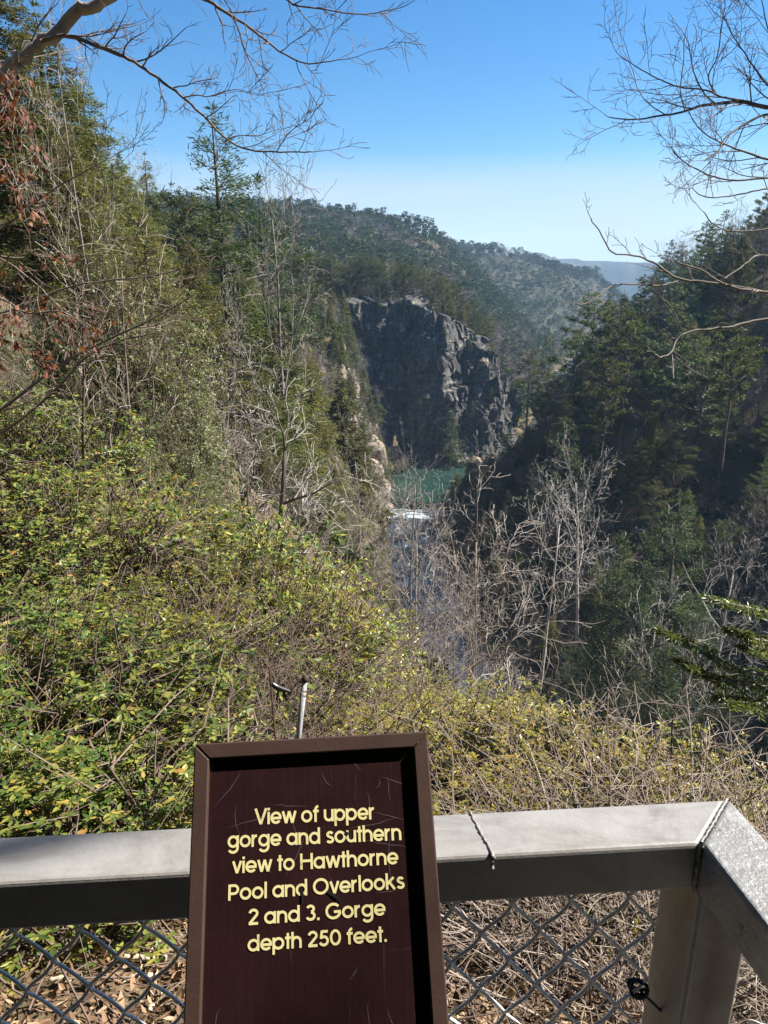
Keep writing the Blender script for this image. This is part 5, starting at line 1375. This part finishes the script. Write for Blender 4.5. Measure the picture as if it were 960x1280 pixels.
mb.add(np.array(V), [(0, 1, 2, 3), (4, 7, 6, 5), (0, 4, 5, 1), (1, 5, 6, 2), (2, 6, 7, 3), (3, 7, 4, 0)])
me = mb.mesh('panel', M_PANEL); bm = bmesh.new(); bm.from_mesh(me); bmesh.ops.recalc_face_normals(bm, faces=bm.faces); bm.to_mesh(me); bm.free()
panel = link('panel', me, sign)
# scratches and scuffs on the panel
gs = np.random.default_rng(31); mb = MB(); mk = MB()
def stroke(mb, pts, w, zoff):
    P = np.array(pts, float); t = np.gradient(P, axis=0); t /= np.linalg.norm(t, axis=1, keepdims=True) + 1e-12
    nrm = np.stack([-t[:, 1], t[:, 0]], -1); w = np.broadcast_to(w, (len(P),))[:, None]
    V = np.stack([P + nrm * w / 2, P - nrm * w / 2], 1).reshape(-1, 2)
    k = np.arange(len(P) - 1)[:, None] * 2
    V3 = np.array([S3(u, v, -FD + zoff) for u, v in V])
    mb.add(V3, np.concatenate([k, k + 1, k + 3, k + 2], 1))
for q in range(34):
    u, v = gs.uniform(.03, SW - .03), gs.uniform(.02, SH - .06); a = gs.normal(1.5, .5) if q % 3 else gs.normal(.1, .35); l = gs.uniform(.008, .04)
    if .06 < v < .17 and q % 2: v += .11
    t = np.linspace(0, 1, 8); pts = np.stack([u + np.cos(a) * l * t + .003 * np.sin(t * 3 + q), v + np.sin(a) * l * t + .002 * gs.normal(size=8).cumsum() * .3], -1)
    stroke(mb, pts, .00045 * np.sin(np.pi * np.clip(t, .05, .95)), .00012 + q * 4e-6)
mb.build('scratches', M_SCUFF, panel)
# lettering: even strokes, round bowls
def arc(cx, cy, r, a0, a1, n=22, ry=None):
    t = np.radians(np.linspace(a0, a1, n)); return np.stack([cx + r * np.cos(t), cy + (ry or r) * np.sin(t)], -1)
def ln(*p): return np.array(p, float)
CAP, ASC, DSC = 1.32, 1.36, -.40
ring = arc(.5, .5, .40, 0, 360, 34)
GL = {
 'o': (1.06, [ring]), 'a': (1.08, [ring, ln((.90, 0), (.90, 1.0))]), 'd': (1.08, [ring, ln((.90, 0), (.90, ASC))]), 'p': (1.06, [ring, ln((.10, DSC), (.10, 1.0))]),
 'g': (1.08, [ring, ln((.90, 1.0), (.90, -.02)), arc(.50, -.02, .40, 4, -152, 18, .36)]),
 'e': (1.04, [arc(.5, .5, .40, 0, 322, 30), ln((.12, .47), (.985, .47))]),
 'n': (.96, [ln((.11, 0), (.11, 1.0)), arc(.45, .555, .34, 180, 0, 18), ln((.79, .56), (.79, 0))]),
 'h': (.96, [ln((.11, 0), (.11, ASC)), arc(.45, .555, .34, 180, 0, 18), ln((.79, .56), (.79, 0))]),
 'u': (.96, [ln((.11, 1.0), (.11, .44)), arc(.45, .445, .34, 180, 360, 18), ln((.79, 1.0), (.79, 0))]),
 'r': (.62, [ln((.11, 0), (.11, 1.0)), arc(.50, .52, .39, 178, 92, 10)]),
 'i': (.30, [ln((.13, 0), (.13, 1.0)), ln((.13, 1.13), (.13, 1.34))]), 'l': (.30, [ln((.13, 0), (.13, ASC))]),
 'f': (.58, [np.vstack([ln((.24, 0), (.24, .98)), arc(.50, .98, .26, 176, 88, 10, .30)]), ln((.02, .90), (.54, .90))]),
 't': (.54, [ln((.25, 0), (.25, 1.30)), ln((.01, .90), (.50, .90))]),
 'v': (.88, [ln((.10, 1.0), (.44, .02)), ln((.78, 1.0), (.44, .02))]),
 'w': (1.34, [ln((.09, 1.0), (.38, .02)), ln((.66, .98), (.38, .02)), ln((.66, .98), (.94, .02)), ln((1.23, 1.0), (.94, .02))]),
 's': (.82, [arc(.41, .725, .225, 18, 262, 16, .18), arc(.40, .295, .26, 98, -158, 16, .20)]),
 'k': (.90, [ln((.11, 0), (.11, ASC)), ln((.14, .46), (.72, 1.0)), ln((.34, .60), (.78, 0))]),
 'V': (1.16, [ln((.10, CAP), (.58, .03)), ln((1.06, CAP), (.58, .03))]),
 'H': (1.20, [ln((.12, 0), (.12, CAP)), ln((1.04, 0), (1.04, CAP)), ln((.12, .70), (1.04, .70))]),
 'P': (1.02, [ln((.12, 0), (.12, CAP)), np.vstack([ln((.12, CAP - .105), (.52, CAP - .105)), arc(.52, .885, .33, 90, -90, 16), ln((.12, .555))])]),
 'O': (1.46, [arc(.70, .66, .585, 0, 360, 40, .57)]),
 'G': (1.44, [arc(.70, .66, .585, 42, 352, 34, .57), ln((.74, .60), (1.33, .60))]),
 '2': (.96, [np.vstack([arc(.46, .93, .32, 172, -22, 16, .29), ln((.12, .10))]), ln((.07, .105), (.86, .105))]),
 '3': (.94, [arc(.43, .97, .28, 160, -78, 16, .245), arc(.43, .395, .33, 82, -160, 18, .29)]),
 '5': (.96, [ln((.26, CAP - .105), (.80, CAP - .105)), ln((.30, CAP - .03), (.20, .62)), arc(.44, .44, .34, 128, -158, 20)]),
 '0': (1.02, [arc(.49, .66, .375, 0, 360, 36, .56)]),
 '.': (.34, [ln((.15, 0), (.15, .22))]), ' ': (.42, []),
}
mb = MB(); zi = 0; SWD = .215
def letters(text, pl, pr):
    global zi
    tw = sum(GL[c][0] for c in text) - .06
    (u0, v0), (u1, v1) = on_panel(*pl), on_panel(*pr)
    ux, uy = on_panel((pl[0] + pr[0]) / 2, (pl[1] + pr[1]) / 2 - 15.2); xh = (v0 + v1) / 2 - uy
    su = (u1 - u0) / tw; x = 0
    for c in text:
        adv, st = GL[c]
        for p in st:
            q = np.stack([u0 + (x + p[:, 0]) * su, v0 + (v1 - v0) * (x + p[:, 0]) / tw - p[:, 1] * xh], -1)
            zi += 1; stroke(mb, q, SWD * (su + xh) / 2, .0003 + zi * 1.0e-6)
        x += adv
for text, pl, pr in [('View of upper', (318, 1031), (469, 1024)), ('gorge and southern', (284.5, 1060), (502, 1050)), ('view to Hawthorne', (290, 1092), (498, 1080)),
                     ('Pool and Overlooks', (285, 1126), (506, 1110.5)), ('2 and 3. Gorge', (310, 1156.5), (482, 1144)), ('depth 250 feet.', (309.5, 1189.5), (484, 1177))]:
    letters(text, pl, pr)
mb.build('lettering', M_YEL, panel)
# black scuffs over the middle of the lettering
mb = MB()
for q, pts in enumerate([[(409, 1113), (415, 1117), (421, 1122), (427, 1126)], [(377, 1112), (379, 1120), (378, 1129)], [(432, 1040), (436, 1043)]]):
    P = smooth(np.array([(*on_panel(*p), 0) for p in pts]))[:, :2]; stroke(mb, P, .0016 * np.sin(np.pi * np.linspace(.12, .9, len(P))) + .0004, .0009 + q * 1e-5)
mb.build('scuffs', M_DSCUFF, panel)
# back plate and the bracket that carries the sign on the rail
mb = MB(); mb.box((0, SH / 2, -.026), (SW - .02, SH - .02, .004)); mb.build('back_plate', M_FRAME, sign)
MWI = np.array(sign.matrix_world.inverted())
def to_local(p): return (MWI @ np.append(p, 1))[:3]
for du in (.25, .75):
    c = TL + SX * SW * du; 
    # where the sign's back passes the near face of the rail
    s0 = A_near + d1 * ((c - A_near) @ d1); s0[2] = Z1 - RH * .5
    k = c + SY * ((s0[2] - c[2]) / SY[2]) - SN * .028
    print('gap', (s0 - k) @ SN, (TL - SN * .028 - (s0 + (0, 0, RH * .5))) @ SN)
    mb = MB(); a, b = to_local(k), to_local(s0 + d1 * 0)
    mb.tube(np.array([a, (a + b) / 2, b + (b - a) / (np.linalg.norm(b - a) + 1e-9) * .002]), .009, 8); mb.build('bracket', M_FRAME, sign, True)
# ------------------------------------------------------------------ old posts in the brush
M_POSTG = bark_mat('weathered_steel', (.16, .16, .165), (.40, .40, .41), 16)
M_POSTD = bark_mat('rusty_steel', (.05, .032, .025), (.14, .085, .06), 16)
def gpoint(px, py, Y): return at_y(px, py, Y)
t1 = at_y(381, 851, 3.9); b1 = at_y(372, 930, 3.87); b1 = b1 + (b1 - t1) * .9
mb = MB(); d = unit(t1 - b1)
r = .017
mb.tube(np.array([b1, b1 * .5 + t1 * .5, t1]), [r, r, r * .97], 12)
root = empty('old_fence_post', tuple(b1)); tag(root, 'thin leaning grey post with a rounded cap standing in the brush', 'post')
def sub(name, mb, mat, root, smooth=True):
    me = mb.mesh(name, mat, smooth); me.transform(Matrix.Translation(-root.location)); return link(name, me, root)
sub('shaft', mb, M_POSTG, root)
mb = MB(); mb.tube(np.array([t1 + d * .001, t1 + d * .012, t1 + d * .03, t1 + d * .038]), [r * 1.25, r * 1.25, r * .9, r * .25], 12); sub('cap', mb, M_POSTD, root)
mb = MB(); q = t1 - d * .06
for e in range(2):
    a = np.linspace(0, 6.28, 16); u = unit(np.cross(d, (1, 0, 0))); v = np.cross(d, u)
    mb.tube(q - d * .03 * e + (u * np.cos(a)[:, None] + v * np.sin(a)[:, None]) * r * 1.12, .003, 5)
sub('wire_wrap', mb, M_POSTD, root)
t2 = at_y(337, 833, 3.9); b2 = at_y(345, 930, 3.9); b2 = b2 + (b2 - t2) * .8
root = empty('sign_stake', tuple(b2)); tag(root, 'rusty thin stake with a dark clamp near its top standing in the brush', 'stake')
d = unit(t2 - b2); u = unit(np.cross(d, (0, 1, 0)))
mb = MB(); mb.tube(np.array([b2, (b2 + t2) / 2, t2]), .0075, 4); sub('shaft', mb, M_POSTD, root, False)
# dark clamp: a body with a nose, two lower prongs and a pale bolt
def L(px, py): return at_y(px, py, 3.87)
mb = MB()
mb.tube(np.array([L(340, 855), L(346, 859), L(354, 862), L(361, 864), L(365, 866)]), [.013, .017, .015, .010, .004], 8)
mb.tube(np.array([L(348, 862), L(347, 868), L(346, 875)]), [.008, .007, .005], 6)
mb.tube(np.array([L(354, 863), L(356, 869), L(358, 876)]), [.008, .007, .005], 6)
sub('clamp', mb, M_BLACK, root)
mb = MB(); mb.tube(np.array([L(342, 853), L(347, 856)]) - np.array([0, .014, 0]), [.007, .005], 8); sub('bolt', mb, M_WIRE, root)
mb = MB(); w0 = L(364, 866); w1 = t1 - d * .12
mb.tube(smooth(np.array([w0, (w0 + w1) / 2 - (0, 0, .01), w1])), .0018, 5)
mb.tube(smooth(np.array([L(357, 872), L(366, 884), L(375, 893)])), .0018, 5); sub('tie_wire', mb, M_POSTD, root)
t3 = at_y(429, 808, 7.2); b3 = at_y(408, 925, 7.0)
root = empty('dead_stalk', tuple(b3)); tag(root, 'dark leaning stalk with curled rusty brown leaves behind the sign', 'stalk')
mb = MB(); mb.tube(smooth(np.array([b3, b3 * .6 + t3 * .4 + (.03, 0, 0), t3])), np.linspace(.012, .005, 9), 5); sub('stem', mb, M_DARKBARK, root)
gq = np.random.default_rng(12); n = 26; tt = gq.uniform(.35, 1.02, n)[:, None]; P = b3 + (t3 - b3) * tt + gq.normal(0, .03, (n, 3)) + np.array((.05, 0, 0))
mb = MB(); leaves(mb, P, unit(gq.normal(0, .5, (n, 3)) - np.array([0, 0, 1.0])), unit(gq.normal(size=(n, 3))), gq.uniform(.06, .12, n), .8, .5, gq); sub('leaves', mb, M_BROWN, root, False)
# ================================================================== the air
m, nt, out = newmat('air')
pv = nt.nodes.new('ShaderNodeVolumePrincipled'); pv.inputs['Color'].default_value = (.42, .68, 1.0, 1); pv.inputs['Density'].default_value = .00014; pv.inputs['Anisotropy'].default_value = 0.0
nt.links.new(pv.outputs[0], out.inputs['Volume'])
mb = MB(); mb.box((0, 0, -20), (11000, 11000, 310)); o = mb.build('haze', m); tag(o, 'thin blue air between the hills', kind='stuff')
